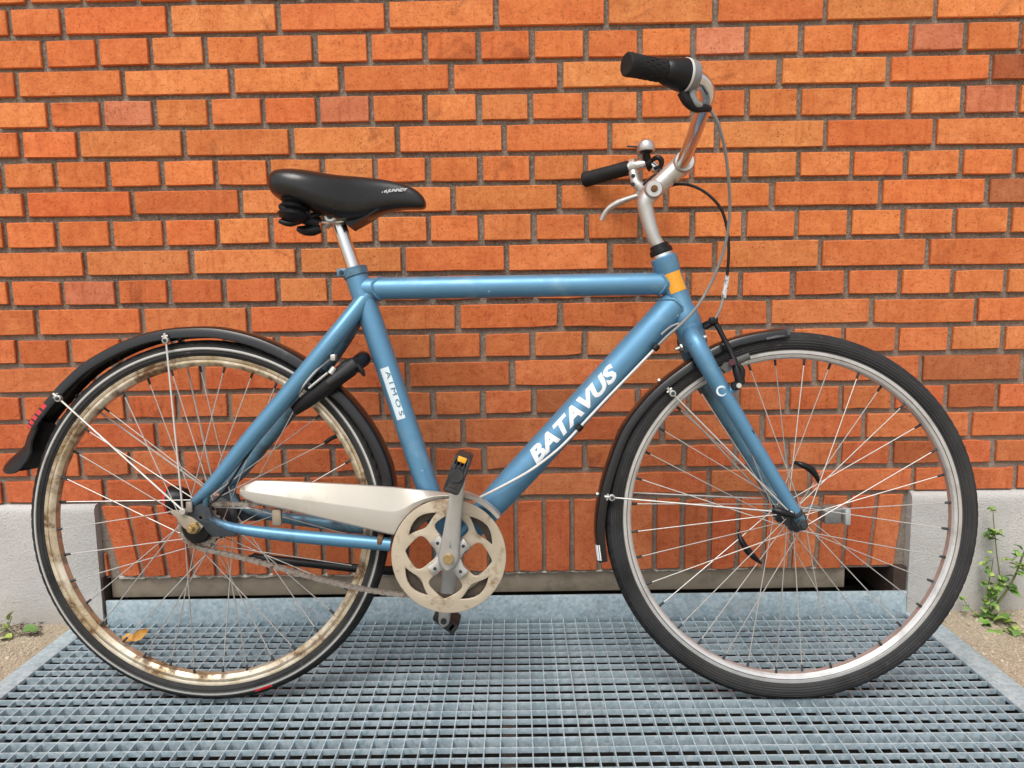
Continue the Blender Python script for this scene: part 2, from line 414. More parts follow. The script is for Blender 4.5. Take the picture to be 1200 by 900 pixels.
# ------------------------------------------------------------------ ground with the light well
k = NT('sandy_ground')
c = k.mix(k.ramp(k.noise(6, 5, .6), (.3, 0.), (.7, 1.)), (.38, .31, .22), (.48, .41, .31))
c = k.mix(k.ramp(k.noise(330, 3, .7), (.5, 0.), (.66, .85)), c, (.62, .53, .40))
c = k.mix(k.ramp(k.noise(260, 3, .7), (.30, .85), (.44, 0.)), c, (.15, .105, .07))
k.set('Base Color', c); k.set('Roughness', .95); k.set('Specular IOR Level', .15)
c2 = k.mix(k.ramp(k.noise(150, 4, .75), (.56, 0.), (.66, .7)), c, (.16, .12, .085)); k.set('Base Color', c2)
k.bump(k.math('ADD', k.noise(220, 4, .7), k.noise(90, 3)), 1., .005)
SAND = k.m
GX0, GX1, GY0, GY1 = -1.007, 1.053, -1.20, -.010       # grate outline
mb = MB(); B = 220.
xs = [-B, -6, -2.2]+[-2.2+(GX0+.002+2.2)*i/70 for i in range(1, 71)]+[GX1-.002+(2.3-GX1)*i/70 for i in range(71)]+[6, B]
ys = [-B, -6]+[-6+(GY0+.002+6)*i/6 for i in range(1, 7)]+[GY0+.002+(.03-GY0)*i/90 for i in range(1, 91)]+[.5, B]
def ghz(x, y):
    if abs(x) > 5 or abs(y) > 5: return -.02
    d = max(GX0-x, x-GX1, GY0-y, 0); f = min(1, d/.05)
    return -.0045+f*(.004*noise.noise(Vector((x*9, y*9, 0)))+.0025*noise.noise(Vector((x*45, y*45, 4))))+.010*max(0, min(1, (y+.10)/.10))*f
gid = [[mb.vert((x, y, ghz(x, y))) for x in xs] for y in ys]
for j in range(len(ys)-1):
    for i in range(len(xs)-1):
        mx, my = (xs[i]+xs[i+1])/2, (ys[j]+ys[j+1])/2
        if GX0 < mx < GX1 and GY0 < my < .6: continue
        mb.face((gid[j][i], gid[j][i+1], gid[j+1][i+1], gid[j+1][i]))
tag(mb.build('ground', SAND, None, angle=180, recalc=False), kind='structure')
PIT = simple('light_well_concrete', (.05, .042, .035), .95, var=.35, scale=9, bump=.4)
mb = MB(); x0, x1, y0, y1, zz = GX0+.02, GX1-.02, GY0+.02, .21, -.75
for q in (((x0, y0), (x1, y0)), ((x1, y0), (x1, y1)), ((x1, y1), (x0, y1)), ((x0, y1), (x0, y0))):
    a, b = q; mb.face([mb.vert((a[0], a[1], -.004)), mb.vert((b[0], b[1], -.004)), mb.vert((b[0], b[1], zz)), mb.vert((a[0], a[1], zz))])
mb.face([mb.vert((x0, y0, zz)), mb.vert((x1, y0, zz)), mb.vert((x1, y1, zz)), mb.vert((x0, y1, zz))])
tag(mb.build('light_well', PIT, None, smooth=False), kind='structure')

# pebbles on the sand
PEB = simple('sand_grain', (.48, .41, .31), .9, var=.45, scale=40, bump=.3)
mb = MB(); rg = random.Random(12)
for _ in range(4200):
    if rg.random() < .5: x = rg.uniform(-1.25, GX0-.003)
    else: x = rg.uniform(GX1+.003, 1.36)
    y = rg.uniform(-.42, -.018); r = rg.uniform(.0010, .0027)*(2.0 if rg.random() < .05 else 1)
    bm = bmesh.new(); bmesh.ops.create_icosphere(bm, subdivisions=1, radius=r)
    for v in bm.verts: v.co *= rg.uniform(.75, 1.2); v.co.z *= .7
    mb.add_bm(bm, Matrix.Translation((x, y, ghz(x, y)+r*.15)))
tag(mb.build('sand_grains', PEB, None, recalc=False), 'coarse sand grains strewn over the ground beside the grate', 'sand', kind='stuff')

# ------------------------------------------------------------------ steel grate
k = NT('galvanised_steel')
vo = k.n('ShaderNodeTexVoronoi'); vo.inputs['Scale'].default_value = 150; k.l(k.co, vo.inputs['Vector'])
sp_ = k.n('ShaderNodeSeparateColor'); k.l(vo.outputs['Color'], sp_.inputs[0])
g = k.math('ADD', k.math('MULTIPLY', sp_.outputs[0], .3), k.math('MULTIPLY', k.noise(30, 8, .75), .7))
c = k.ramp(g, (.25, (.30, .405, .455)), (.5, (.45, .555, .605)), (.8, (.64, .72, .755)))
c = k.mix(k.ramp(k.noise(9, 6, .7), (.54, 0.), (.74, .5)), c, (.22, .23, .22))
c = k.mix(k.ramp(k.noise(70, 4, .7), (.62, 0.), (.74, .5)), c, (.66, .72, .74))
c = k.mix(k.ramp(k.noise(34, 5, .7), (.68, 0.), (.76, .6)), c, (.20, .13, .08))
k.set('Base Color', c); k.set('Metallic', .35); k.set('Roughness', k.ramp(k.noise(40, 5), (.3, .42), (.7, .62)))
k.bump(k.noise(160, 4, .6), .25, .0008)
GALV = k.m
grate = empty('steel_grate', (.02, -.6, 0), (0, 0, -.0045))
tag(grate, 'galvanised steel floor grate with square mesh and flat border under the bicycle', 'grate')
gx, gy = .02, -.6
GP = .02823
X0, X1, Y0, Y1 = -.962-gx, .997-gx, -1.155-gy, -.013-gy
mb = MB(); mb.box(((X0+X1)/2, 0, -.0050), (X1-X0, .0024, .0100)); row_me = mb.build('cross_bar', GALV, grate, smooth=False)
mb = MB(); mb.box(((X0+X1)/2, 0, -.0105), (X1-X0, .0030, .021)); deep_me = mb.build('bearing_bar', GALV, grate, smooth=False)
mb = MB(); mb.box((0, (Y0+Y1)/2, -.0062), (.0022, Y1-Y0, .0116)); col_me = mb.build('long_bar', GALV, grate, smooth=False)
used = {'r': 0, 'd': 0, 'c': 0}
for i in range(1, 41):
    y = Y1-GP*i+.001
    if y < Y0+.01: break
    deep = i % 4 == 1
    key, src, zz = ('d', deep_me, 0) if deep else ('r', row_me, -.0003)
    if used[key] == 0: src.location = (0, y, zz)
    else: link(src.name.split('.')[0], src.data, grate, (0, y, zz))
    used[key] += 1
x = -.08125-gx
while x > X0+.012: x -= GP
i = 0
x += GP
while x < X1-.008:
    if i == 0: col_me.location = (x, 0, -.0006)
    else: link('long_bar', col_me.data, grate, (x, 0, -.0006))
    i += 1; x += GP
for nm, c_, s_ in (('border_plate', (X0-.0225, (Y0+Y1)/2-.02, -.0035), (.045, Y1-Y0+.09, .009)),
                   ('border_plate', (X1+.0275, (Y0+Y1)/2-.02, -.0035), (.055, Y1-Y0+.09, .009)),
                   ('border_plate', ((X0+X1)/2, Y0-.0225, -.0035), (X1-X0-.001, .045, .009))):
    mb = MB(); mb.box(c_, s_, bev=.0012); mb.build(nm, GALV, grate)
mb = MB(); mb.box(((-.9335+1.0)/2-gx, Y1+.004, .0100), (1.931, .006, .094), bev=.001); mb.build('back_plate', GALV, grate)
RUST = simple('rusty_steel', (.06, .042, .03), .85, var=.4, scale=50, bump=.3)
mb = MB(); mb.box((.045-gx, (Y0+Y1)/2, -.075), (.024, Y1-Y0, .05)); mb.build('support_beam', RUST, grate)

# ================================================================== BICYCLE
LEAN, BYAW = R(5), .02511
BASE = Vector((-.53093, -.34938, 0)); WB, RT = 1.11726, .35165
bike = empty('bicycle', BASE, (-LEAN, 0, -BYAW))
tag(bike, 'blue city bicycle with black saddle leaning against the brick wall', 'bicycle')
BM = Matrix.Translation(BASE) @ bike.rotation_euler.to_matrix().to_4x4(); BI = BM.inverted()
def P(px, py, dy=0.):
    """a measured picture point (1200 x 900) taken to the bicycle's own upright plane y = dy"""
    d = (rgt*((px-600)/FPX)+dwn*((py-450)/FPX)+fwd).normalized()
    o = BI @ CAM; d = BI.to_3x3() @ d
    return o+d*((dy-o.y)/d.y)
def PP(lst, dy=0.): return [P(a[0], a[1], a[2] if len(a) > 2 else dy) for a in lst]

# ---- materials
BLUE = simple('blue_metallic_paint', (.112, .272, .425), .44, .45, .06, var=.08, scale=30, dirt=(.07, .085, .10), dscale=9, dlo=.66, dhi=.86)
kk = BLUE.node_tree; bs_ = kk.nodes['Principled BSDF']
def chip(tree, b, col, scale, lo, hi):
    nz = tree.nodes.new('ShaderNodeTexNoise'); nz.inputs['Scale'].default_value = scale; nz.inputs['Detail'].default_value = 3
    tc = tree.nodes.new('ShaderNodeTexCoord'); tree.links.new(tc.outputs['Object'], nz.inputs['Vector'])
    rp = tree.nodes.new('ShaderNodeValToRGB'); rp.color_ramp.elements[0].position = lo; rp.color_ramp.elements[1].position = hi; tree.links.new(nz.outputs['Fac'], rp.inputs[0])
    mx = tree.nodes.new('ShaderNodeMix'); mx.data_type = 'RGBA'; mx.inputs[7].default_value = (*col, 1)
    tree.links.new(rp.outputs[0], mx.inputs[0]); tree.links.new(b.inputs['Base Color'].links[0].from_socket, mx.inputs[6]); tree.links.new(mx.outputs[2], b.inputs['Base Color'])
chip(kk, bs_, (.50, .55, .58), 70, .74, .76); chip(kk, bs_, (.03, .04, .05), 55, .735, .76); chip(kk, bs_, (.20, .36, .48), 16, .58, .78)
BLUE_GRIME_SHADE = simple('blue_paint_grime_shade', (.10, .215, .30), .45, .35, .1, var=.15, scale=40, dirt=(.035, .033, .032), dscale=14, dlo=.46, dhi=.66)  # grime, and a darker tone painted in as shade on the far fork leg
k = NT('blue_paint_with_chain_grime')
ds = k.n('ShaderNodeVectorMath', operation='DISTANCE'); k.l(k.co, ds.inputs[0]); ds.inputs[1].default_value = (0, -.06, .345)
gm = k.ramp(k.math('ADD', ds.outputs['Value'], k.math('MULTIPLY', k.math('SUBTRACT', k.noise(22, 6, .7), .5), .12)), (.035, 1.), (.085, 0.))
sc = k.ramp(k.noise(13, 7, .75), (.56, 0.), (.70, .8))
c = k.mix(k.noise(30), (.098, .235, .36), (.115, .275, .42)); c = k.mix(sc, c, (.07, .12, .15)); c = k.mix(gm, c, (.030, .032, .034))
k.set('Base Color', c); k.set('Metallic', .4); k.set('Roughness', k.mix(gm, (.36, .36, .36), (.65, .65, .65))); BLUE_STAY = k.m
DARKSTEEL = simple('grimy_dark_steel', (.035, .042, .048), .6, .3, var=.4, scale=60, dirt=(.09, .06, .04), dscale=30)
ALLOY = simple('worn_alloy', (.54, .53, .50), .40, .75, var=.1, scale=90, dirt=(.40, .36, .30), dscale=28, dlo=.56, dhi=.8)
CHROME = simple('chrome', (.76, .76, .75), .20, 1., var=.04, dirt=(.28, .20, .13), dscale=34, dlo=.64, dhi=.8)
def radius_of(k):
    sx = k.n('ShaderNodeSeparateXYZ'); k.l(k.co, sx.inputs[0])
    return k.math('SQRT', k.math('ADD', k.math('MULTIPLY', sx.outputs['X'], sx.outputs['X']), k.math('MULTIPLY', sx.outputs['Z'], sx.outputs['Z']))), k.math('ARCTAN2', sx.outputs['Z'], sx.outputs['X'])
def near_r(k, rad, r0, w_): return k.math('LESS_THAN', k.math('ABSOLUTE', k.math('SUBTRACT', rad, r0)), w_)
k = NT('front_rim_alloy'); rad, ang = radius_of(k); RO = RT-.0265
c = k.mix(k.noise(25, 5, .7), (.58, .57, .55), (.76, .75, .73))
c = k.mix(k.ramp(k.noise(20, 6, .7), (.5, 0.), (.8, .7)), c, (.28, .26, .23))
ln = k.math('MAXIMUM', near_r(k, rad, RO-.0070, .0009), near_r(k, rad, RO-.0146, .0007))
c = k.mix(k.math('MULTIPLY', ln, .85), c, (.045, .042, .04)); k.set('Base Color', c)
k.set('Metallic', .7); k.set('Roughness', k.ramp(k.noise(60, 4), (.3, .28), (.7, .46))); RIMAL = k.m
SPOKE = simple('spoke_steel', (.56, .54, .50), .48, .6, var=.1, scale=20, dirt=(.25, .18, .12), dscale=18, dlo=.6, dhi=.8)
BLACK = simple('black_plastic', (.007, .007, .008), .38, 0, .0, var=.3, scale=70, bump=.08, spec=.32)
GLOSS = simple('gloss_black_mudguard', (.006, .006, .007), .26, 0, .12, var=.3, scale=20, dirt=(.07, .065, .06), dscale=20, dlo=.60, dhi=.85)
RUBBER = simple('black_rubber', (.009, .009, .009), .70, 0, var=.3, scale=60, dirt=(.03, .028, .026), dscale=14, dlo=.5, dhi=.8, spec=.3)
VINYL = simple('black_saddle_vinyl', (.009, .0085, .0085), .30, 0, .15, var=.3, scale=40, bump=.35, dirt=(.02, .019, .018), dscale=18, dlo=.55, dhi=.85, spec=.38)
CREAM = simple('champagne_plastic', (.43, .40, .345), .36, .3, .1, var=.08, scale=14, dirt=(.30, .24, .17), dscale=11, dlo=.54, dhi=.85)
RINGC = simple('stained_cream_guard_disc', (.47, .395, .29), .45, .1, .1, var=.15, scale=20, dirt=(.20, .12, .06), dscale=24, dlo=.53, dhi=.68)
RUSTM = simple('rust', (.16, .075, .03), .9, .1, var=.5, scale=90, bump=.3)
BRASS = simple('rusty_brass_bolt', (.42, .30, .13), .5, .7, var=.3, scale=120, dirt=(.14, .07, .03), dscale=90)
CHAINM = simple('dirty_chain_steel', (.34, .30, .26), .5, .7, var=.3, scale=100, dirt=(.12, .075, .04), dscale=70, dlo=.48, dhi=.65)
WHITE = simple('white_print', (.80, .81, .82), .5, var=.03)
LABEL = simple('pale_decal', (.62, .72, .76), .4, var=.04)
INK = simple('slate_ink', (.07, .15, .20), .5, var=.1)
AMBER = simple('amber_reflector', (.85, .36, .015), .3, 0, .3, var=.1, scale=120)
REDREF = simple('red_reflector', (.55, .012, .012), .25, 0, .5, var=.15, scale=200)
CLEAR = simple('clear_plastic_lens', (.42, .45, .46), .15, .25, .6, var=.2, scale=90)
GREYC = simple('grey_cable', (.30, .30, .29), .45, .2, var=.1)
PALEC = simple('pale_cable', (.62, .62, .60), .45, .1, var=.06)
STRIPE = simple('reflective_stripe', (.46, .45, .42), .4, .1, var=.1, scale=30, dirt=(.28, .23, .17), dscale=16, dlo=.56, dhi=.8)
# rear rim: plated, cream stained, rust along its edges
k = NT('rusty_plated_rim')
n_ = k.noise(7, 6, .7); n2 = k.noise(36, 6, .7); sx = k.n('ShaderNodeSeparateXYZ'); k.l(k.co, sx.inputs[0])
c = k.mix(k.ramp(n_, (.40, 0.), (.60, 1.)), (.74, .66, .52), (.42, .32, .18))
rust = k.ramp(k.math('ADD', k.math('MULTIPLY', n_, .5), k.math('MULTIPLY', n2, .5)), (.51, 0.), (.60, 1.))
c = k.mix(rust, c, (.12, .055, .022)); k.set('Base Color', c)
rad, ang = radius_of(k)
hole = k.ramp(k.math('COSINE', k.math('MULTIPLY', k.math('SUBTRACT', ang, .08), 36.)), (.30, 0.), (.85, 1.))
inn = k.ramp(rad, (RT-.046, 1.), (RT-.038, 0.))
sp_r = k.math('MULTIPLY', k.math('MULTIPLY', hole, inn), k.ramp(k.noise(11, 5, .7), (.42, 0.), (.56, .9)))
rust = k.math('MAXIMUM', rust, sp_r); c = k.mix(sp_r, c, (.10, .05, .025))
seam = k.math('MULTIPLY', near_r(k, rad, RT-.0375, .0008), k.ramp(k.noise(16, 4), (.35, .2), (.6, .9)))
c = k.mix(seam, c, (.09, .05, .025)); k.set('Base Color', c)
k.set('Metallic', k.math('MULTIPLY', k.math('SUBTRACT', 1., rust), .55)); k.set('Roughness', k.mix(rust, (.30, .3, .3), (.9, .9, .9)))
k.bump(n2, .2, .0006); RUSTRIM = k.m
# tyre rubber with tread blocks round the circumference
def tyre_mat(name, blocks, col):
    k = NT(name); sx = k.n('ShaderNodeSeparateXYZ'); k.l(k.co, sx.inputs[0])
    ang = k.math('ARCTAN2', sx.outputs['Z'], sx.outputs['X'])
    skew = k.math('ADD', k.math('MULTIPLY', ang, blocks), k.math('MULTIPLY', k.math('ABSOLUTE', sx.outputs['Y']), 260.))
    rad = k.math('SQRT', k.math('ADD', k.math('MULTIPLY', sx.outputs['X'], sx.outputs['X']), k.math('MULTIPLY', sx.outputs['Z'], sx.outputs['Z'])))
    band = k.math('SINE', k.math('MULTIPLY', rad, 1900.))
    c = k.mix(k.ramp(k.noise(14, 6, .7), (.35, 0.), (.75, 1.)), col, tuple(x*3.4 for x in col))
    side = k.math('LESS_THAN', rad, RT-.010)
    c = k.mix(k.math('MULTIPLY', side, k.ramp(k.noise(5, 5, .7), (.4, .15), (.7, .75))), c, (.055, .053, .050))       # road dust on the side wall
    c = k.mix(k.math('MULTIPLY', k.math('MULTIPLY', side, k.math('GREATER_THAN', band, .75)), .7), c, (.008, .008, .008))
    c = k.mix(k.ramp(k.noise(60, 5, .75), (.60, 0.), (.72, .5)), c, (.12, .11, .10))
    k.set('Base Color', c); k.set('Roughness', .74); k.set('Specular IOR Level', .25)
    k.bump(k.noise(300, 3), .3, .0006); return k.m
TYRE_F = tyre_mat('front_tyre_rubber', 260., (.013, .013, .014)); TYRE_R = tyre_mat('rear_tyre_rubber', 210., (.011, .011, .011))

def curve_plate(name, loops, extrude, bevel, mat, parent, y, res=8):
    """flat plate with holes standing in the bicycle's plane: loops of (x,z), first the outline"""
    cu = bpy.data.curves.new(name, 'CURVE'); cu.dimensions = '2D'; cu.fill_mode = 'BOTH'
    cu.extrude = extrude; cu.bevel_depth = bevel; cu.bevel_resolution = 2
    for lp in loops:
        s_ = cu.splines.new('POLY'); s_.points.add(len(lp)-1); s_.use_cyclic_u = True
        for pt, (a, b) in zip(s_.points, lp): pt.co = (a, b, 0, 1)
    t = bpy.data.objects.new(name+'_tmp', cu); COL.objects.link(t)
    me = t.evaluated_get(bpy.context.evaluated_depsgraph_get()).to_mesh()
    mb = MB(); mb.v = [(v.co.x, y+v.co.z, v.co.y) for v in me.vertices]
    for f in me.polygons: mb.face(f.vertices[:])
    t.to_mesh_clear(); bpy.data.objects.remove(t); bpy.data.curves.remove(cu)
    return mb.build(name, mat, parent, angle=35)
def text_on_tube(name, body, start, along, normal, height, length, rad, mat, parent, weight=0., shear=0., spacing=1.):
    """flat print wrapped on a tube: start is the left end of the baseline's mid line on the axis"""
    cu = bpy.data.curves.new(name, 'FONT'); cu.body = body; cu.size = 1; cu.offset = weight; cu.shear = shear; cu.space_character = spacing
    cu.align_x = 'LEFT'; cu.resolution_u = 3
    t = bpy.data.objects.new(name+'_tmp', cu); COL.objects.link(t)
    me = t.evaluated_get(bpy.context.evaluated_depsgraph_get()).to_mesh()
    bm = bmesh.new(); bm.from_mesh(me); t.to_mesh_clear(); bpy.data.objects.remove(t); bpy.data.curves.remove(cu)
    bmesh.ops.remove_doubles(bm, verts=bm.verts, dist=1e-5)
    x0 = min(v.co.x for v in bm.verts); x1 = max(v.co.x for v in bm.verts); y0 = min(v.co.y for v in bm.verts); y1 = max(v.co.y for v in bm.verts)
    for kx in range(1, 12):
        yy = y0+(y1-y0)*kx/12
        bmesh.ops.bisect_plane(bm, geom=bm.verts[:]+bm.edges[:]+bm.faces[:], plane_co=(0, yy, 0), plane_no=(0, 1, 0))
    along = Vector(along).normalized(); normal = Vector(normal); normal = (normal-along*normal.dot(along)).normalized(); up = normal.cross(along)
    if up.dot(Vector((0, 0, 1)))*0+1 < 0: up = -up
    mb = MB()
    bm.verts.index_update()
    for v in bm.verts:
        u = (v.co.x-x0)/(x1-x0)*length; q = ((v.co.y-y0)/(y1-y0)-.5)*height; a = q/rad
        mb.vert(Vector(start)+along*u+(rad+.0005)*(math.cos(a)*normal+math.sin(a)*up))
    for f in bm.faces: mb.face([v.index for v in f.verts])
    bm.free(); return mb.build(name, mat, parent, smooth=False, recalc=False)

# ------------------------------------------------------------------ wheels
def wheel(name, c, front):
    root = MB()
    tw, rr = .0185, .0185
    rim_o, rim_i, hw = RT-.0265, RT-.0265-.0235, .0125
    # hub is the wheel part itself
    hub = MB()
    if front:
        hub.lathe([(.006, -.048), (.012, -.047), (.012, -.040), (.021, -.036), (.021, -.032), (.014, -.028), (.013, 0), (.014, .028), (.021, .032), (.021, .036), (.012, .040), (.012, .047), (.006, .048)], c, n=28)
        fr, fy = .019, .034
    else:
        hub.lathe([(.008, -.060), (.020, -.056), (.020, -.040), (.040, -.036), (.040, -.031), (.032, -.027), (.033, .020), (.042, .028), (.042, .034), (.034, .036), (.034, .056), (.010, .060)], c, n=32)
        fr, fy = .038, .033
    h = hub.build(name, DARKSTEEL, bike)
    # tyre
    NA, blocks = 720, (120 if front else 96)
    prof = [math.radians(-52+284*j/58) for j in range(59)]; t = MB(); rings = []
    for i in range(NA):
        A = 2*PI*i/NA; ring = []
        for a in prof:
            y = math.cos(a); ad = math.degrees(a); dz = abs(ad-90); q = rr
            if dz < 52: q -= .0013 if (math.sin(A*blocks+dz*.11) > .25 and dz > 13) or 9 < dz < 13 else 0      # tread blocks either side of a centre rib
            elif dz < 124: q += .00055*math.sin(dz*(.42 if front else .30))                                       # moulded sidewall rings
            rad = RT-rr+q*math.sin(a); ring.append(Vector((rad*math.cos(A), q*y, rad*math.sin(A))))
        rings.append(ring)
    t.rings(rings, True, False, False); ty = t.build('tyre', TYRE_F if front else TYRE_R, h, angle=28); ty.location = c
    # rim with side walls, braking grooves and a hollow well
    rp = [(rim_o, -hw+.0012), (rim_o+.0005, -hw), (rim_o-.0055, -hw), (rim_o-.006, -hw+.0006), (rim_o-.0068, -hw+.0006), (rim_o-.0073, -hw-.0001),
          (rim_o-.0135, -hw+.0002), (rim_o-.0140, -hw+.0009), (rim_o-.0150, -hw+.0009), (rim_o-.0155, -hw+.0004), (rim_i+.003, -hw+.0025), (rim_i, -hw+.0065)]
    if not front:
        rp = [(rim_o, -hw+.001), (rim_o+.0005, -hw-.0004), (rim_o-.004, -hw-.0012), (rim_o-.009, -hw-.0004), (rim_o-.011, -hw+.0006), (rim_o-.016, -hw-.0002), (rim_i+.004, -hw+.0012), (rim_i, -hw+.005)]
    full = rp+[(r_, -y_) for r_, y_ in rp[::-1]]
    rm = MB(); rm.lathe(full, (0, 0, 0), n=144, closed=True); rim = rm.build('rim', RIMAL if front else RUSTRIM, h, angle=30); rim.location = c
    if not front:
        st = MB(); sp = []
        for a in (-1, 4, 9, 14):
            A = math.radians(a); sp.append((RT-rr+(rr+.0004)*math.sin(A), -(tw+.0004)*math.cos(A)))
        st.lathe(sp, c, n=160, cap=False); st.build('reflective_stripe', STRIPE, h, recalc=True, angle=80)
    # spokes: four shapes, turned round the hub
    protos = []
    for side in (-1, 1):
        for lead in (-1, 1):
            s_ = MB(); ha = math.radians(58)*lead
            y1 = side*(fy+.002*lead); y0 = side*.004
            a = Vector((fr*math.sin(ha), y1, fr*math.cos(ha))); b = Vector((0, y0, rim_i+.001))
            s_.cur = 0; s_.tube([a, b], .00098 if front else .00108, 6)
            d = (b-a).normalized(); s_.cur = 1; s_.tube([b-d*.013, b-d*.0125, b-d*.002, b+d*.001], [.0012, .0022, .0026, .0022], 8)
            protos.append(s_)
    meshes = [None]*4; N_ = 36; g = 0
    for i in range(N_):
        side = i % 2; lead = (i//2) % 2; j = side*2+lead
        ang = 2*PI*(i+.5)/N_+(.0 if front else .04)
        if meshes[j] is None:
            o = protos[j].build('spoke', [SPOKE, DARKSTEEL], h, angle=60); meshes[j] = o.data; o.location = c
        else: o = link('spoke', meshes[j], h, c)
        o.rotation_euler = (0, ang, 0)
    return h
rc, fc = Vector((0, 0, RT)), Vector((WB, 0, RT))
rw = wheel('rear_wheel', rc, False); fw = wheel('front_wheel', fc, True)
# valve of the rear wheel
va = P(413, 497, 0); d = (rc-va); d.y = 0; d.normalize(); va = rc-d*.301
MB().tube([va-d*.012, va+d*.008, va+d*.0081, va+d*.028], [.003, .003, .0042, .0038], 10).build('valve', BLACK, rw)
# red patch and torn print on the rear tyre
def tyre_patch(cen, a0, a1, t0, t1, mat, name, par):
    s_ = MB(); rings = []
    for i in range(9):
        A = R(a0+(a1-a0)*i/8); rg_ = []
        for j in range(5):
            t = R(t0+(t1-t0)*j/4); rad = RT-.0185+.0191*math.sin(t); rg_.append(cen+Vector((rad*math.cos(A), -.0191*math.cos(t), rad*math.sin(A))))
        rings.append(rg_)
    s_.rings(rings, cap=False, closed_ring=False); return s_.build(name, mat, par)
tyre_patch(rc, 284.5, 290.5, 12, 27, REDREF, 'tyre_marking', rw)

# ------------------------------------------------------------------ frame tubes
def tube_part(name, pts, r, mat=BLUE, n=22, parent=bike, smooth_pts=0):
    p = catmull(pts, smooth_pts) if smooth_pts else pts
    return MB().tube(p, r, n).build(name, mat, parent, angle=50)
bb = P(526, 646, 0)
st_top = P(415.5, 317, 0)
top_tube = tube_part('top_tube', [P(424, 338.7), P(787, 332.4)], .0212)
down_a, down_b = bb+Vector((.004, 0, .004)), P(791, 357)
ddir = (down_b-down_a).normalized()
down_tube = MB().tube([down_a, down_a+ddir*.02, down_a+ddir*.20, down_b], [.0245, .0262, .0290, .0292], 28).build('down_tube', BLUE, bike, angle=50)
seat_tube = tube_part('seat_tube', [st_top, bb], .0218)
ht_a, ht_b = P(777, 301), P(806, 381)
hd = (ht_b-ht_a).normalized(); L = (ht_b-ht_a).length
head_tube = MB().tube([ht_a, ht_a+hd*.002, ht_a+hd*.022, ht_a+hd*.030, ht_b-hd*.036, ht_b-hd*.026, ht_b-hd*.004, ht_b],
                      [.0235, .0250, .0250, .0222, .0222, .0258, .0268, .0258], 28).build('head_tube', BLUE, bike, angle=30)
# weld beads where tubes meet
WELD = BLUE
def weld(name, pt, d, r, par, Rm):
    d = Vector(d).normalized(); c = Vector(pt); u = Vector((0, 1, 0)); q = d.cross(u).normalized(); pts = []
    for i in range(48):
        t = 2*PI*i/48; y = r*math.cos(t); h = math.sqrt(max(Rm*Rm-y*y, (Rm*.45)**2)); pts.append(c+y*u+r*math.sin(t)*q+d*h)
    MB().tube(pts, [.0026+.0005*(i % 2) for i in range(48)], 6, closed=True).build(name, WELD, par)
tdir = (P(783, 332.5)-P(436, 338.5)).normalized()
weld('weld_bead', P(432.5, 338.6), tdir, .0212, top_tube, .0222); weld('weld_bead', P(786, 332.4), -tdir, .0212, top_tube, .0238)
weld('weld_bead', P(797, 350), -ddir, .0285, down_tube, .0300)
# bottom bracket shell
MB().cyl(bb+Vector((0, -.036, 0)), bb+Vector((0, .036, 0)), .0245, 30, .002).build('bottom_bracket', BLUE_GRIME_SHADE, bike)
# seat stays and chain stays, both sides, running into the drop-outs
def lat(p, y): return Vector((p.x, y, p.z))
ss_top, ss_low = P(431, 346, -.003), P(224, 592, -.064)
jt = P(243, 578, -.062)
cs_a, cs_b = P(285, 620, -.062), P(458, 638, -.046)
for s_ in (1, -1):
    f = lambda p: Vector((p.x, p.y*s_, p.z))
    nm = BLUE_STAY if s_ == 1 else BLUE_GRIME_SHADE
    MB().tube([f(x) for x in catmull([ss_top, P(388, 400, -.036), P(340, 459, -.050), P(291, 517, -.058), P(250, 567, -.062), ss_low], 5)], [.0160, .0168, .0166, .0160, .0128, .0072], 18).build('seat_stay', nm, bike, angle=60)
    MB().tube([f(x) for x in catmull([jt, P(240.5, 594, -.063), P(245.5, 605.5, -.063), P(256, 612.5, -.063), P(274, 618.5, -.063), P(302, 623, -.062), P(350, 628.5, -.058), cs_b], 6)], [.0060, .0064, .0070, .0075, .0090, .0108, .0122, .0130], 16).build('chain_stay', BLUE_STAY if s_ == 1 else BLUE_GRIME_SHADE, bike, angle=60)
    dp = [P(*q, -.066) for q in ((222, 598), (236, 590), (246, 596), (249, 606), (257, 615), (278, 622), (276, 628), (250, 628), (243, 621), (233, 612), (219, 606))]
    hole = P(236, 606.5, -.066)
    curve_plate('drop_out', [[(p.x, p.z) for p in dp], [(hole.x+.0036*math.cos(-t_*.5236), hole.z+.0036*math.sin(-t_*.5236)) for t_ in range(12)]], .0028, .0008, DARKSTEEL, bike, -.066*s_)
co = P(446.5, 633, -.047); cd = (cs_b-P(350, 628.5, -.058)).normalized(); MB().tube([co-cd*.006, co-cd*.004, co+cd*.002, co+cd*.004], [.0125, .0142, .0142, .0125], 18).build('stay_collar', RUSTM, bike)
# seat clamp with bolt
sdir = (bb-st_top).normalized()
col = MB(); col.cyl(st_top-sdir*.004, st_top+sdir*.013, .0245, 26, .0015)
ea = P(402, 320, -.008); col.box(ea, (.020, .022, .016), bev=.003)
clamp = col.build('seat_clamp', BLUE_GRIME_SHADE, bike)
MB().cyl(ea+Vector((0, -.010, 0)), ea+Vector((0, -.0145, 0)), .0042, 12, .001).build('bolt', DARKSTEEL, clamp)
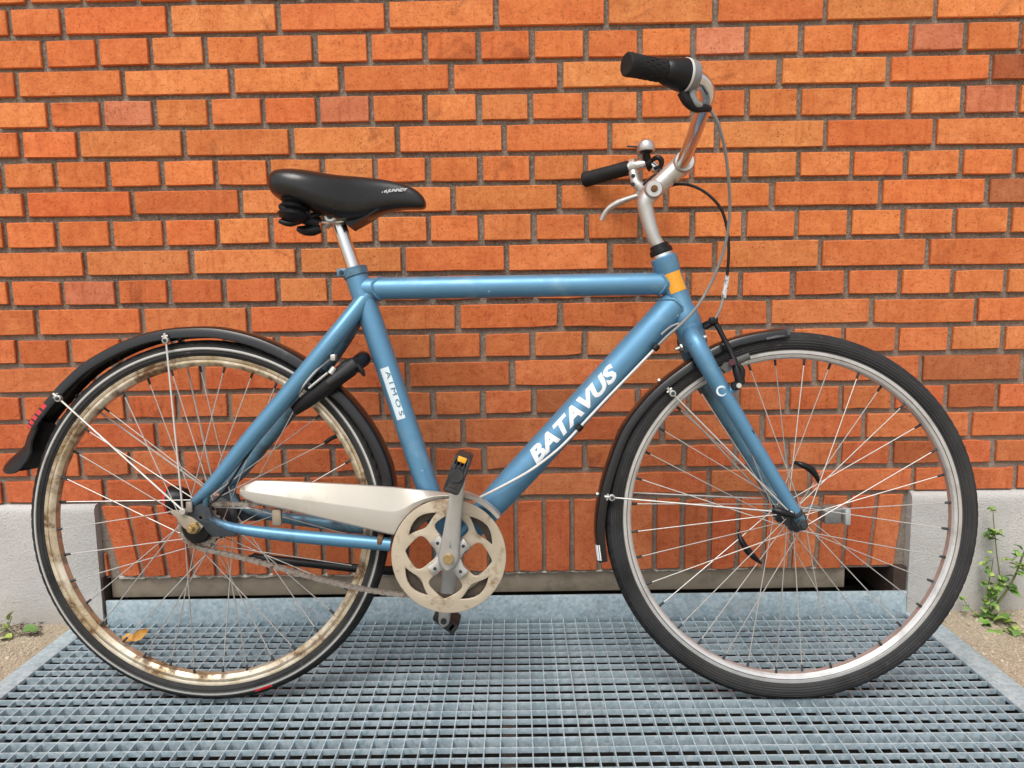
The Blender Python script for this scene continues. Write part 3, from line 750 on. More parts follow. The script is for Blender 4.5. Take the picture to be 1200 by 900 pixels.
# seat post, saddle
sp_top = P(397, 262)
post = MB().tube([st_top, sp_top], .0136, 22).build('seat_post', CHROME, bike)
hc = P(391, 260, -.012); hm = MB()
hm.tube([sp_top+Vector((.003, 0, -.006)), sp_top+Vector((-.003, 0, .012)), P(388, 256), P(380, 264)], [.0136, .016, .013, .010], 14)
hm.cyl(hc+Vector((0, -.027, .006)), hc+Vector((0, .027, .006)), .012, 20, .002)
head = hm.build('saddle_clamp', ALLOY, post)
MB().cyl(hc+Vector((0, -.030, .006)), hc+Vector((0, -.025, .006)), .0062, 6, .001).build('bolt', DARKSTEEL, head)
# saddle: cross-sections along its length (x pixel, top y, bottom y, half width, flank drop)
SEC = [(320.5, 213, 224, .046), (322, 207, 227, .066), (327, 203.5, 230, .078), (338, 202, 234, .086), (357, 202.5, 240, .088), (378, 205, 251, .080),
       (397, 207, 257, .066), (415, 208.5, 258, .050), (431, 209.5, 254, .038), (448, 211, 247, .029), (465, 214, 243.5, .0245), (481, 219, 243, .0225), (492, 226, 243.5, .0200), (497.5, 233, 242.5, .0155), (499, 238, 240.5, .007)]
sm = MB(); rings = []
for px, yt, yb, hwid in SEC:
    zt, zb = P(px, yt).z, P(px, yb, -hwid*.8).z; x = P(px, (yt+yb)/2, -hwid*.4).x; h_ = zt-zb; ring = []
    for j in range(28):
        t = 2*PI*j/28; cc, ss = math.cos(t), math.sin(t)
        yy = hwid*math.copysign(abs(cc)**.62, cc)
        if ss >= 0: zz_ = zb+h_*(.42+.58*abs(ss)**.75) - (.004*(1-abs(cc)) if hwid > .06 else 0)
        else: zz_ = zb+h_*.42*(1-abs(ss)**.55); yy *= 1-.10*abs(ss)
        ring.append((x, yy, zz_))
    rings.append(ring)
sm.rings(rings); saddle = sm.build('saddle', VINYL, bike, angle=70)
sub = saddle.modifiers.new('s', 'SUBSURF'); sub.levels = 1; sub.render_levels = 2
# shell underside: nose web reaching down behind the clamp
uw = MB(); poly = [P(*q, 0) for q in ((403, 255), (412.5, 268.5), (428, 260), (447, 248), (440, 236), (404, 234))]
uw.rings([[Vector((p.x, -.026, p.z)) for p in poly], [Vector((p.x, .026, p.z)) for p in poly]])
uw.build('saddle_base', BLACK, saddle)
rl = MB()
for s_ in (-1, 1): rl.tube(catmull(PP([(350, 243, s_*.035), (372, 258, s_*.022), (398, 259, s_*.022), (440, 244, s_*.015)]), 5), .0036, 8)
rl.build('saddle_rail', CHROME, saddle)
for s_ in (-1, 1):
    b = MB(); a0 = P(346, 232, s_*.048); b.lathe([(.022, .0), (.027, -.007), (.022, -.011), (.029, -.018), (.023, -.023), (.030, -.031), (.025, -.038), (.014, -.046)], a0, (0.12, 0, 1), n=22)
    b.build('spring_bumper', BLACK, saddle)
br = MB(); br.tube(catmull(PP([(328, 259, -.055), (340, 262, -.056), (358, 256, -.040), (374, 250, -.03)]), 4), [.0045, .006, .006, .005], 10)
br.tube(catmull(PP([(349, 268, -.022), (357, 270, -.024), (366, 270, -.024), (376, 268, -.022)]), 4), [.005, .0095, .0105, .0075], 14); br.tube(PP([(356, 255, -.03), (374, 262, -.022)]), .012, 12)
br.tube(catmull(PP([(330, 240, -.06), (342, 250, -.058), (362, 250, -.042)]), 4), [.008, .012, .010], 10)
br.build('saddle_bracket', BLACK, saddle)
# saddle script printed on the flank
p0, p1 = P(447, 226.5, -.027), P(477.5, 224.5, -.0245)
text_on_tube('saddle_print', 'TB.JUNNDY', p0+Vector((0, .03, -.0105)), p1-p0, (0, -1, .42), .0090, (p1-p0).length, .0338, simple('grey_print', (.46, .47, .47), .5), saddle, .02, .45)

# ------------------------------------------------------------------ prints on the frame
la = P(626, 535, -.02); lb = P(722, 430, -.02); ax = lambda p: down_a+ddir*((p-down_a).dot(ddir))
text_on_tube('lettering', 'BATAVUS', ax(P(622.5, 539, -.028)), ddir, (0, -1, .24), .0300, (ax(P(721, 431, -.028))-ax(P(622.5, 539, -.028))).length, .0290, WHITE, down_tube, .045, .30, 1.04)
# label plate on the seat tube and its letters, read downwards
def tube_patch(name, a, b, u0, u1, q0, q1, rad, normal, mat, par, lift=.0006):
    a, b = Vector(a), Vector(b); d = (b-a).normalized(); nrm = Vector(normal); nrm = (nrm-d*nrm.dot(d)).normalized(); up = nrm.cross(d)
    s_ = MB(); s_.rings([[a+d*(u0+(u1-u0)*i/6)+(rad+lift)*(math.cos(q/rad)*nrm+math.sin(q/rad)*up) for q in [q0+(q1-q0)*j/8 for j in range(9)]] for i in range(7)], cap=False, closed_ring=False)
    return s_.build(name, mat, par, recalc=False)
u0, u1 = (P(453, 430, -.02)-st_top).dot(sdir), (P(474, 490, -.02)-st_top).dot(sdir)
lab = tube_patch('name_label', st_top, bb, u0, u1, -.0105, .0065, .0218, (0, -1, .05), LABEL, seat_tube)
up_ = Vector((0, -1, .05)); up_ = (up_-sdir*up_.dot(sdir)).normalized(); 
text_on_tube('lettering', 'AIMOS', st_top+sdir*(u0+.008), sdir, (0.10, -1, .03), .0085, u1-u0-.015, .0228, INK, seat_tube, 0, 0, 1.55)
# amber reflective strip on the head tube
tube_patch('reflective_strip', ht_a, ht_b, .034, .072, -.0165, .0165, .0222, (.12, -1, .0), AMBER, head_tube)

# ------------------------------------------------------------------ fork
cr = P(811, 396)
fk = MB(); fk.tube([ht_b-hd*.002, ht_b+hd*.004, cr+hd*.010, cr+hd*.022], [.0262, .0266, .0262, .022], 26)
fork = fk.build('fork', BLUE, bike, angle=40)
for s_ in (1, -1):
    f = lambda p: Vector((p.x, p.y*s_, p.z))
    pts = [P(809, 390, -.020), P(817, 405, -.044), P(834, 437, -.051), P(870, 498, -.052), P(933, 603, -.053)]
    leg = MB().tube([f(x) for x in catmull(pts, 6)], [.0150, .0178, .0174, .0152, .0128, .0118], 20).build('fork_leg', BLUE if s_ == 1 else BLUE_GRIME_SHADE, fork, angle=60)  # far leg gets the darker paint, its shade put into the colour
    e = f(P(933, 602, -.053)); g_ = f(P(912, 567, -.053)); d = (e-g_).normalized()
    MB().tube([e-d*.004, e-d*.001, e+d*.004], [.0125, .0132, .0125], 20).build('fork_end_ring', DARKSTEEL, fork)
    MB().tube([e+d*.003, e+d*.016], [.011, .009], 14).build('fork_end', BLUE_GRIME_SHADE, fork)
    boss = f(P(848, 465, -.054)); MB().tube([boss, f(P(864, 452, -.056))], .0072, 14).build('brake_boss', BLUE, fork)
# round emblem on the near fork leg
em = P(846, 458, -.067); er = .0086
arc = [em+Vector((er*math.cos(t), 0, er*math.sin(t))) for t in [R(40)+R(290)*i/20 for i in range(21)]]
MB().tube(arc, [.0005, .0012, .0019, .0022, .0016, .0005], 6, flat=.35, flatdir=(0, 1, 0)).build('round_emblem', LABEL, fork)
MB().tube([em+Vector((er*.75*math.cos(t)-.001, -.0004, er*.55*math.sin(t)+.002)) for t in [R(200)-R(190)*i/10 for i in range(11)]], [.0004, .0012, .0014, .0010, .0003], 6, flat=.35, flatdir=(0, 1, 0)).build('emblem_swirl', LABEL, fork)
# axle nuts
def axle(c, y, r, name, par, l=.012, m_=DARKSTEEL):
    s_ = 1 if y > 0 else -1
    MB().cyl(c+Vector((0, y, 0)), c+Vector((0, y+s_*l, 0)), r, 6, .0015).cyl(c+Vector((0, y+s_*(l-.001), 0)), c+Vector((0, y+s_*(l+.006), 0)), r*.55, 12, .001).build(name, m_, par)
axle(fc, -.062, .0105, 'axle_nut', fork, .010); axle(fc, .062, .0105, 'axle_nut', fork, .010)
en = P(926, 601, -.066); MB().cyl(en, en+Vector((0, -.008, 0)), .0048, 12, .001).build('stay_screw', ALLOY, fork)
qr = MB(); qr.tube(catmull(PP([(905, 597, -.066), (915, 600, -.070), (930, 604, -.070)]), 4), [.004, .0075, .006], 12); qr.build('mudguard_eyelet', BLACK, fork)

# rear axle: nut, chain tensioner plate, drum
an = P(223.5, 620.5, -.090); ar = Vector((an.x, 0, an.z))
ax_ = MB(); ax_.cyl(Vector((an.x, -.062, an.z)), Vector((an.x, -.096, an.z)), .0052, 14, .001); ax_.cyl(Vector((an.x, -.068, an.z)), Vector((an.x, -.084, an.z)), .0115, 6, .0015)
ax_.build('axle_nut', BRASS, bike)
pl = [P(*q, -.072) for q in ((199, 599), (205, 598), (226, 607), (238, 617), (232, 624), (222, 622), (216, 618), (207, 606))]
curve_plate('chain_tensioner', [[(p.x, p.z) for p in pl]], .0016, .0006, simple('tarnished_plate', (.36, .31, .24), .6, .4, var=.2, scale=60, dirt=(.16, .10, .06)), bike, -.072)
hubc = P(236, 606, -.048); hubc = Vector((rc.x, 0, rc.z))
cg = MB(); n_t = 20; rr_ = .0395
loop = []
for i in range(n_t*4):
    a = 2*PI*i/(n_t*4); r_ = rr_+(.0035 if i % 4 in (1, 2) else -.001); loop.append((hubc.x+r_*math.cos(a), hubc.z+r_*math.sin(a)))
curve_plate('sprocket', [loop], .0012, .0004, CHAINM, bike, -.047)
MB().lathe([(.010, -.064), (.026, -.062), (.030, -.056), (.030, -.050), (.012, -.049)], hubc, n=30).build('hub_cover', BLACK, bike)
eye = P(215.5, 599, -.074); MB().cyl(eye, eye+Vector((0, -.008, 0)), .0062, 14, .001).build('stay_screw', ALLOY, bike)
eye2 = P(222, 594, -.074); MB().box(eye2, (.012, .006, .020), bev=.002).build('stay_lug', CHAINM, bike)
# gear cable bell crank at the rear
MB().tube(catmull(PP([(246, 590, -.07), (262, 576, -.066), (300, 520, -.058), (338, 476, -.05)]), 6), .0022, 8).build('brake_cable', BLACK, bike)

# ------------------------------------------------------------------ mudguards
def gq(u, drop):
    au = abs(u); K = ((0, 0), (.3, .02), (.6, .07), (.8, .14), (.9, .24), (.96, .42), (1., .75), (1.08, 1.))
    for (a, b), (c, d) in zip(K, K[1:]):
        if au <= c: return drop*(b+(d-b)*(au-a)/(c-a))
    return drop
def guard(name, crest, hub, hw_, mat, drop=.011, n=10):
    pts = catmull(crest, n); mb = MB(); rings = []
    for i, p in enumerate(pts):
        d = (p-hub); d.y = 0; d.normalize(); ring = []
        prof = [(u if abs(u) <= 1 else math.copysign(.995, u), gq(u, drop)) for u in (-1.08, -1, -.96, -.9, -.8, -.6, -.3, 0, .3, .6, .8, .9, .96, 1, 1.08)]
        for u, q in prof: ring.append(p-d*q+Vector((0, u*hw_, 0)))
        for u, q in prof[::-1]: ring.append(p-d*(q+.0018)+Vector((0, u*(hw_-.0014), 0)))
        rings.append(ring)
    mb.rings(rings); return mb.build(name, mat, bike, angle=28)
fcrest = PP([(917, 384.5), (892, 387.5), (860, 394.5), (833, 405), (806, 421.5), (772, 447), (748, 471), (726, 502), (710, 543), (700, 580), (696, 612), (697, 636), (699.5, 656)], 0)
fg = guard('front_mudguard', fcrest, fc, .0265, GLOSS, .017)
a = P(908, 386, 0); b_ = P(921, 380.5, 0)
tp = MB(); tp.rings([[p+Vector((0, u, q)) for u, q in ((-w_, -.016), (-w_*.85, -.004), (0, .0016), (w_*.85, -.004), (w_, -.016), (w_*.8, -.012), (0, -.002), (-w_*.8, -.012))] for p, w_ in ((P(893, 388.5), .0278), (P(903, 386.5), .0280), (P(913, 384.5), .0272), (P(921, 382.5), .024))])
tp.build('mudguard_tip', simple('dark_grey_rubber', (.05, .05, .055), .5), fg)
rcrest = PP([(39, 497), (47, 484), (62, 465.5), (80, 445.5), (107, 422), (147, 400), (187, 387), (227, 382.5), (267, 384), (313, 396), (359, 419), (400, 452), (422, 475), (440, 500), (454, 527), (463, 555), (466, 585), (464, 615), (459, 640)], 0)
rgd = guard('rear_mudguard', rcrest, rc, .0275, GLOSS, .021)
# flared rubber flap at its end
fl = MB(); rings = []
for px, py, hw_, dr in ((43, 492, .0284, .022), (35, 509, .0290, .024), (31, 521, .0310, .030), (23, 529, .036, .040), (14, 537, .039, .046), (8, 544, .037, .042), (5.5, 549, .028, .026), (6, 552, .014, .010)):
    c_ = P(px, py, 0); d = (c_-rc); d.y = 0; d.normalize(); U = (-1, -.9, -.75, -.5, -.25, 0, .25, .5, .75, .9, 1)
    rings.append([c_-d*(dr*abs(u)**2.2)+Vector((0, u*hw_, 0)) for u in U]+[c_-d*(dr*abs(u)**2.2+.0025)+Vector((0, u*(hw_-.002), 0)) for u in U[::-1]])
fl.rings(rings); fl.build('mud_flap', BLACK, rgd, angle=60)
# printed marks: red dashes at the rear, white patch at the front
def guard_patch(name, crest, hub, s0, s1, u0_, u1_, hw_, drop, mat, par, off=.0012):
    pts = catmull(crest, 8); n_ = len(pts)-1; rings = []
    for i in range(9):
        f_ = (s0+(s1-s0)*i/8)*n_; k_ = min(int(f_), n_-1); p = pts[k_].lerp(pts[k_+1], f_-k_); d = p-hub; d.y = 0; d.normalize(); ring = []
        for j in range(5):
            u = u0_+(u1_-u0_)*j/4; q = gq(u, drop)
            ring.append(p+d*(off-q)+Vector((0, u*hw_, 0)))
        rings.append(ring)
    s_ = MB(); s_.rings(rings, cap=False, closed_ring=False); return s_.build(name, mat, par, recalc=False)
guard_patch('white_patch', fcrest, fc, .915, .985, -.97, -.50, .0265, .017, WHITE, fg)
for i in range(5): guard_patch('red_dash', rcrest, rc, .004+.0205*i, .018+.0205*i, -1.0, -.92, .0275, .021, REDREF, rgd, .0012)
# stays and their clips
def stay(clip, end, r, par, m_=SPOKE): return MB().tube([clip, end], r, 8).build('mudguard_stay', m_, par)
def clip(p, hub, par):
    d = (p-hub); d.y = 0; d.normalize(); q = Vector((d.z, 0, -d.x))
    mb = MB(); mb.cyl(p+Vector((0, .004, 0)), p+Vector((0, -.005, 0)), .0064, 14, .0012)
    mb.tube([p-d*.002, p+d*.014], [.0035, .0028], 8); mb.tube([p+d*.008-q*.006, p+d*.008+q*.006], .0022, 8)
    o = mb.build('stay_clip', ALLOY, par)
    MB().cyl(p+Vector((0, -.004, 0)), p+Vector((0, -.0075, 0)), .0034, 10, .0008).build('stay_clip_screw', DARKSTEEL, par)
for q in ((788, 461), (717, 583)):
    for s_ in (-1, 1):
        c_ = P(*q, -.030); c_.y = .030*s_
        clip(c_, fc, fg); e = P(926, 601, -.066); e.y = math.copysign(.066, c_.y); stay(c_, e, .0016, fg)
for q in ((69, 467), (194.5, 399)):
    for s_ in (-1, 1):
        c_ = P(*q, -.031); c_.y = -.031*s_*-1
        clip(c_, rc, rgd); e = P(214, 598, -.072); e.y = math.copysign(.072, c_.y); stay(c_, e, .0019, rgd)
for q, cc_ in (((772, 445.5), fcrest), ((700, 578.5), fcrest)):
    p = P(*q, -.018); MB().cyl(p+Vector((.003, .004, -.003)), p+Vector((-.0005, -.004, .001)), .0032, 10, .001).build('rivet', ALLOY, fg)

# ------------------------------------------------------------------ chain, chainguard, cranks
ring_c = P(526, 651, -.060)
cgr = MB()
rowsx = [(281, 572, 575.5, 580), (287, 568, 576, 585), (300, 562.5, 578, 590), (340, 563.5, 584, 598.5), (400, 566.5, 592.5, 613), (440, 569, 598, 622.5), (455, 570, 600, 626), (462, 570.5, 600, 627),
         (467, 571, 599, 617), (474, 571.8, 596, 607.5), (484, 572.8, 590, 597.5), (496, 574, 585, 589.8), (508, 575.3, 582, 586), (520, 576.8, 581, 583.2), (532, 578.5, 581.5, 583.5)]
rings = []
for px, yt, yc, yb in rowsx:
    A, Bq, Cq, D, E_ = P(px, yt, -.030), P(px, yt, -.048), P(px, yc, -.066), P(px, yb, -.063), P(px, yb, -.030)
    rings.append([A, Bq, P(px, yt+1.2, -.053), P(px, yc-1, -.0655), Cq, P(px, yb-1.5, -.065), D, E_])
cgr.rings(rings)
arcp = [P(526+a_*math.cos(t)*1.0, 652-a_*math.sin(t), -.060) for a_, t in [(74.0, R(90-92*0+0)-R(52)*i/14) for i in range(15)]]
rr2 = [[p+Vector((0, yv, 0))+dd*((p-ring_c).normalized()) for yv, dd in ((-.006, -.003), (-.006, .0025), (-.004, .004), (.022, .004), (.022, -.003))] for p in arcp]
cgr.rings(rr2)
chainguard = cgr.build('chainguard', CREAM, bike, angle=25)
bk = P(325, 606, -.050); MB().box(bk, (.018, .012, .032), bev=.004).build('chainguard_bracket', simple('bronze_bracket', (.36, .30, .22), .45, .5, var=.15), chainguard)
# guard disc with four leaf-shaped and four diamond openings
RR = (P(592.5, 651, -.060)-ring_c).length
outer = [(ring_c.x+RR*math.cos(2*PI*i/90), ring_c.z+RR*math.sin(2*PI*i/90)) for i in range(90)]
loops = [outer]
def local(r_, t_, ang): return (ring_c.x+r_*math.cos(ang)-t_*math.sin(ang), ring_c.z+r_*math.sin(ang)+t_*math.cos(ang))
for kx in range(4):
    ang = R(83+90*kx)
    pts = catmull([(RR*.20, 0, 0), (RR*.33, RR*.18, 0), (RR*.46, RR*.295, 0), (RR*.57, RR*.285, 0), (RR*.69, RR*.15, 0), (RR*.755, RR*.05, 0), (RR*.775, 0, 0), (RR*.755, -RR*.05, 0), (RR*.69, -RR*.15, 0), (RR*.57, -RR*.285, 0), (RR*.46, -RR*.295, 0), (RR*.33, -RR*.18, 0)], 4, True)
    loops.append([local(p.x, p.y, ang) for p in pts][::-1])
    ang = R(38+90*kx); lens = []
    for i in range(24):
        t = 2*PI*i/24; u = math.cos(t); v = math.sin(t)
        th = u*R(27.5); r_ = RR*(.795+v*(.085 if v > 0 else .165)*(1-abs(u)**1.6)); lens.append((ring_c.x+r_*math.cos(ang+th), ring_c.z+r_*math.sin(ang+th)))
    loops.append(lens[::-1])
disc = curve_plate('guard_disc', loops, .0016, .0012, RINGC, bike, -.062)
# toothed chainring behind it
cr_ = Vector((ring_c.x, 0, ring_c.z)); crl = []
for i in range(46*4):
    a = 2*PI*i/(46*4); r_ = RR*.905+(.0035 if i % 4 in (1, 2) else 0); crl.append((cr_.x+r_*math.cos(a), cr_.z+r_*math.sin(a)))
inner = [(cr_.x+RR*.72*math.cos(-2*PI*i/60), cr_.z+RR*.72*math.sin(-2*PI*i/60)) for i in range(60)]
curve_plate('chainring', [crl, inner], .001, .0004, simple('greasy_chainring', (.07, .055, .042), .6, .4, var=.4, scale=60, dirt=(.16, .10, .06)), bike, -.051)
# crank arms
def crank(cen, tip, y0, y1, name, r0, r1):
    a, b = Vector((cen.x, 0, cen.z)), Vector((tip.x, 0, tip.z)); d = (b-a).normalized(); q = Vector((-d.z, 0, d.x)); Lc = (b-a).length
    rings = []
    prof = [(-r0*.98, .25), (-r0*.7, .72), (0, 1.0), (Lc*.25, .80), (Lc*.5, .70), (Lc*.8, .63), (Lc, .60), (Lc+r1*.7, .45), (Lc+r1, .12)]
    for s_, wv in prof:
        f_ = max(0, min(1, s_/Lc)); yc = y0+(y1-y0)*f_; w_ = r0*wv*1.0; th = .0065
        c_ = a+d*s_+Vector((0, yc, 0))
        rings.append([c_+q*(w_*math.copysign(abs(math.cos(t))**.6, math.cos(t)))+Vector((0, th*math.copysign(abs(math.sin(t))**.6, math.sin(t)), 0)) for t in [2*PI*j/20 for j in range(20)]])
    mb = MB(); mb.rings(rings); return mb.build(name, ALLOY, bike, angle=40)
tip = P(538, 556, -.088)
ck = crank(P(525.5, 655, -.078), tip, -.076, -.086, 'crank_arm', .0205, .0125)
cb = P(525.5, 655, -.084)
spd = MB()
for kx in range(4):
    ang = R(38+90*kx); d = Vector((math.cos(ang), 0, math.sin(ang))); q = Vector((-d.z, 0, d.x)); o_ = Vector((cb.x, -.0700, cb.z))
    rings = []
    for s_, w_ in ((.006, .015), (.018, .0140), (.028, .0100), (.0395, .0112), (.0425, .0100)):
        rings.append([o_+d*s_+q*(w_*u)+Vector((0, v, 0)) for u, v in ((-1, .004), (-1, -.0025), (-.8, -.004), (.8, -.004), (1, -.0025), (1, .004))])
    spd.rings(rings)
    MB().cyl(o_+d*.0335+Vector((0, -.0035, 0)), o_+d*.0335+Vector((0, -.0052, 0)), .0032, 10, .0005).build('spider_bolt', DARKSTEEL, ck)
spd.cyl(Vector((cb.x, -.055, cb.z)), Vector((cb.x, -.076, cb.z)), .0185, 26, .002)
spd.build('crank_spider', ALLOY, ck)
MB().cyl(cb+Vector((0, .002, 0)), cb+Vector((0, -.0045, 0)), .0098, 24, .001).build('crank_bolt', BRASS, ck)
text_on_tube('lettering', 'METAL', P(527.5, 642, -.0842)+Vector((0, .2, 0)), P(528.5, 630, 0)-P(527.5, 642, 0), (0, -1, 0), .0032, .0165, .2, INK, ck, .004, 0, 1.1)
tip2 = P(520.5, 726, .085)
ck2 = crank(Vector((bb.x, 0, bb.z)), tip2, .072, .084, 'crank_arm', .0205, .0135)
MB().cyl(Vector((tip2.x, .076, tip2.z)), Vector((tip2.x, .0715, tip2.z)), .0062, 14, .001).build('pedal_axle_end', DARKSTEEL, ck2)
# pedals: caged body with end plate ribs, axle boss and reflector
def pedal(c_, dirv, y0, y1, near, k_=1.):
    d = Vector((dirv.x, 0, dirv.z)).normalized(); q = Vector((-d.z, 0, d.x)); L_, W_ = .036*k_, .0135*k_
    mb = MB(); sg = 1 if near else -1
    M3 = Matrix((d, Vector((0, 1, 0)), q)).transposed()
    o_ = Vector((c_.x, (y0+y1)/2, c_.z)); Ly = abs(y1-y0)
    for s_ in (-1, 1): mb.box(o_+q*(W_*s_*.86), (L_*1.72, Ly, .0045), M3, bev=.0012)
    for s_ in (-1, 1): mb.box(o_+d*(L_*s_*.80), (.008, Ly, W_*1.75), M3, bev=.0015)
    for yy in (y0+.003*sg, y1-.003*sg): mb.box(o_+Vector((0, yy-o_.y, 0))-d*.006, (L_*1.3, .005, W_*1.5), M3, bev=.001)
    for t_ in (-.5, 0, .5): mb.box(o_+d*.016+q*(W_*t_)+Vector((0, y0-o_.y-.0018*sg*0, 0)), (.018, .007, .0016), M3)
    mb.cyl(Vector((c_.x, y0-.004*(1 if near else -1), c_.z)), Vector((c_.x, y1, c_.z)), .0095, 20, .001)
    pd = mb.build('pedal', simple('grey_black_pedal_plastic', (.022, .022, .023), .5, var=.3, dirt=(.09, .085, .08), dscale=60, dlo=.5, dhi=.75), bike, angle=35)
    MB().box(o_+d*(L_*.78)+Vector((0, y0-o_.y-.001*sg, 0)), (.0095, .004, .015), M3, bev=.001).build('pedal_reflector', AMBER, pd)
    r_ = MB(); r_.lathe([(.0085, 0), (.0112, .0), (.0112, .002), (.0085, .002)], Vector((c_.x, y0-.0045*sg, c_.z)), n=24, closed=True); r_.build('pedal_cap_ring', DARKSTEEL, pd)
pc = P(535, 557, -.175); pedal(pc, P(543, 534, -.175)-P(527, 579, -.175), -.175, -.098, True)
pc2 = P(524, 724, .13); pedal(pc2, P(537, 735, .1)-P(512, 716, .1), .165, .098, False, .80)
# chain: plates and rollers along the sagging run
low = catmull(PP([(214, 612), (214, 622), (221, 634), (234, 642), (256, 647), (290, 655), (330, 666), (370, 677.5), (410, 687), (445, 693.5), (478, 697.5), (500, 699)], -.050), 30)
upr = catmull(PP([(218, 604), (226, 594), (245, 590.5), (268, 590.5), (290, 591), (310, 590)], -.050), 30)
def chain_run(mb, pts):
    D = [0]
    for a, b in zip(pts, pts[1:]): D.append(D[-1]+(b-a).length)
    pitch = .0127/1.0; n_ = int(D[-1]/pitch); j = 0; nodes = []
    for i in range(n_+1):
        s_ = i*pitch
        while j < len(D)-2 and D[j+1] < s_: j += 1
        nodes.append(pts[j].lerp(pts[j+1], (s_-D[j])/max(1e-9, D[j+1]-D[j])))
    for i, (a, b) in enumerate(zip(nodes, nodes[1:])):
        d = (b-a).normalized(); q = Vector((-d.z, 0, d.x)); yo = .0036 if i % 2 else .0026
        for s_ in (-1, 1):
            ring = []
            for t_, w_ in ((-.004, .0018), (-.002, .0042), (.0025, .0042), (.0063, .0029), (.0102, .0042), (.0147, .0042), (.0167, .0018)): ring.append((a+d*t_, w_))
            up_r = [p+q*w_ for p, w_ in ring]+[p-q*w_ for p, w_ in ring[::-1]]
            mb.rings([[p+Vector((0, s_*yo, 0)) for p in up_r], [p+Vector((0, s_*(yo+.0011), 0)) for p in up_r]])
        mb.cyl(a+Vector((0, -.0055, 0)), a+Vector((0, .0055, 0)), .0019, 8)
cm = MB(); chain_run(cm, low); chain_run(cm, upr); cm.build('chain', CHAINM, bike, angle=40)
# kickstand folded back on the far side
MB().tube(catmull(PP([(470, 668, .055), (440, 668, .070), (380, 662, .075), (305, 654, .078), (296, 650, .080)]), 5), [.010, .009, .0085, .0085, .008], 12).build('kickstand', BLACK, bike)

# ------------------------------------------------------------------ ring lock round the rear tyre
lk = MB()
near = [(345, 481, -.040), (362, 468, -.045), (384, 452, -.047), (402, 437, -.045), (414, 429, -.040), (421, 431, -.030)]
lk.tube(catmull(PP(near), 6), [.010, .0135, .0150, .0160, .0175, .016, .010], 16, flat=.75, flatdir=(0, 1, 0))
far = [(421, 428, .028), (402, 437, .046), (384, 452, .047), (362, 468, .045), (345, 481, .040)]
lk.tube(catmull(PP(far), 6), [.010, .014, .014, .013, .010], 14)
c0, c1 = P(416, 428, -.032), P(416, 428, .032); lk.tube(catmull([c0, (c0+c1)/2+Vector((.016, 0, .012)), c1], 6), [.014, .015, .014], 14)
lock = lk.build('ring_lock', BLACK, bike, angle=60)
MB().tube([P(384, 449, -.062), P(416, 425, -.055)], [.006, .010], 12, flat=.5).build('lock_face', simple('dark_grey_plastic', (.022, .023, .025), .32), lock)
kb = P(424, 437, -.042); MB().tube([P(419, 428, -.048), P(425, 436, -.05), P(427, 441, -.05)], [.005, .005, .002], 10).build('lock_key', BLACK, lock)
MB().tube(catmull(PP([(386, 421, -.035), (372, 432, -.05), (357, 449, -.055), (347, 463, -.052)]), 6), .0032, 10).build('lock_cable', PALEC, lock)
lb_ = MB(); lb_.box(P(391, 419, -.045), (.010, .014, .012), bev=.002); lb_.tube([P(392, 431, -.055), P(387, 438, -.058)], .006, 12); lb_.tube([P(384, 437, -.056), P(362, 455, -.056)], .0026, 8); lb_.build('lock_bracket', ALLOY, lock)

# ------------------------------------------------------------------ rear lamp (far side) and front lamp
rlc = P(204, 586, .065); rm_ = MB()
rm_.lathe([(.004, .032), (.020, .028), (.027, .014), (.030, .0), (.0302, -.004), (.010, -.005)], rlc, (1, 0, 0.12), n=26)
rl_ = rm_.build('rear_lamp', BLACK, bike)
MB().lathe([(.0295, -.004), (.0285, -.010), (.018, -.014), (.002, -.015)], rlc, (1, 0, 0.12), n=26).build('lamp_lens', REDREF, rl_)
flc = P(972, 602, .062); fl_ = MB(); fl_.box(flc, (.034, .040, .034), bev=.005); fl_.tube(catmull(PP([(962, 597, .062), (950, 594, .062), (938, 601, .060)]), 4), [.006, .005, .006], 10)
fl_.tube(catmull(PP([(895, 600, .05), (905, 598, .05), (920, 596, .055), (938, 600, .058)]), 4), [.002, .006, .006, .006], 10)
fl2 = fl_.build('front_lamp', simple('smoke_grey_plastic', (.16, .165, .16), .3, 0, .4, var=.2), bike)
MB().box(P(989, 603.5, .062), (.012, .042, .034), bev=.004).build('lamp_lens', CLEAR, fl2)
for pts in ([(928, 541, .03), (938, 544, .02), (950, 550, .02), (957, 559, .02), (961, 569, .03)], [(865, 621, .03), (869, 634, .02), (877, 646, .02), (886, 655, .02), (892, 660, .03)]):
    MB().tube(catmull(PP(pts), 5), [.0015, .0055, .0072, .0050, .002], 10).build('spoke_reflector', BLACK, fw)

# ------------------------------------------------------------------ front brake
brk = MB()
brk.tube(catmull(PP([(838, 377, -.035), (848, 396, -.042), (858, 416, -.050), (864, 436, -.058), (868, 450, -.060)]), 5), [.005, .0048, .0052, .008, .0088], 12)
brk.tube(catmull(PP([(868, 448, -.060), (870, 434, -.062), (864, 426, -.06)]), 4), [.006, .005, .003], 10)
brk.cyl(P(862, 452, -.045), P(862, 452, -.072), .0085, 18, .002)
brk.box(P(836, 376, -.036), (.016, .012, .014), bev=.003)
brake = brk.build('front_brake', BLACK, bike, angle=45)
pad = MB(); pad.tube([P(846, 434, -.030), P(862, 424, -.030), P(878, 417, -.030)], [.0065, .0075, .0062], 12, flat=.7); pad.tube([P(852, 430, -.036), P(852, 430, -.058)], .009, 14); pad.build('brake_pad', simple('grey_pad', (.075, .073, .07), .6), brake)
MB().cyl(P(857.5, 425, -.060), P(857.5, 425, -.072), .0062, 14, .001).build('pad_bolt', simple('plum_bolt', (.10, .03, .04), .4, .5), brake)
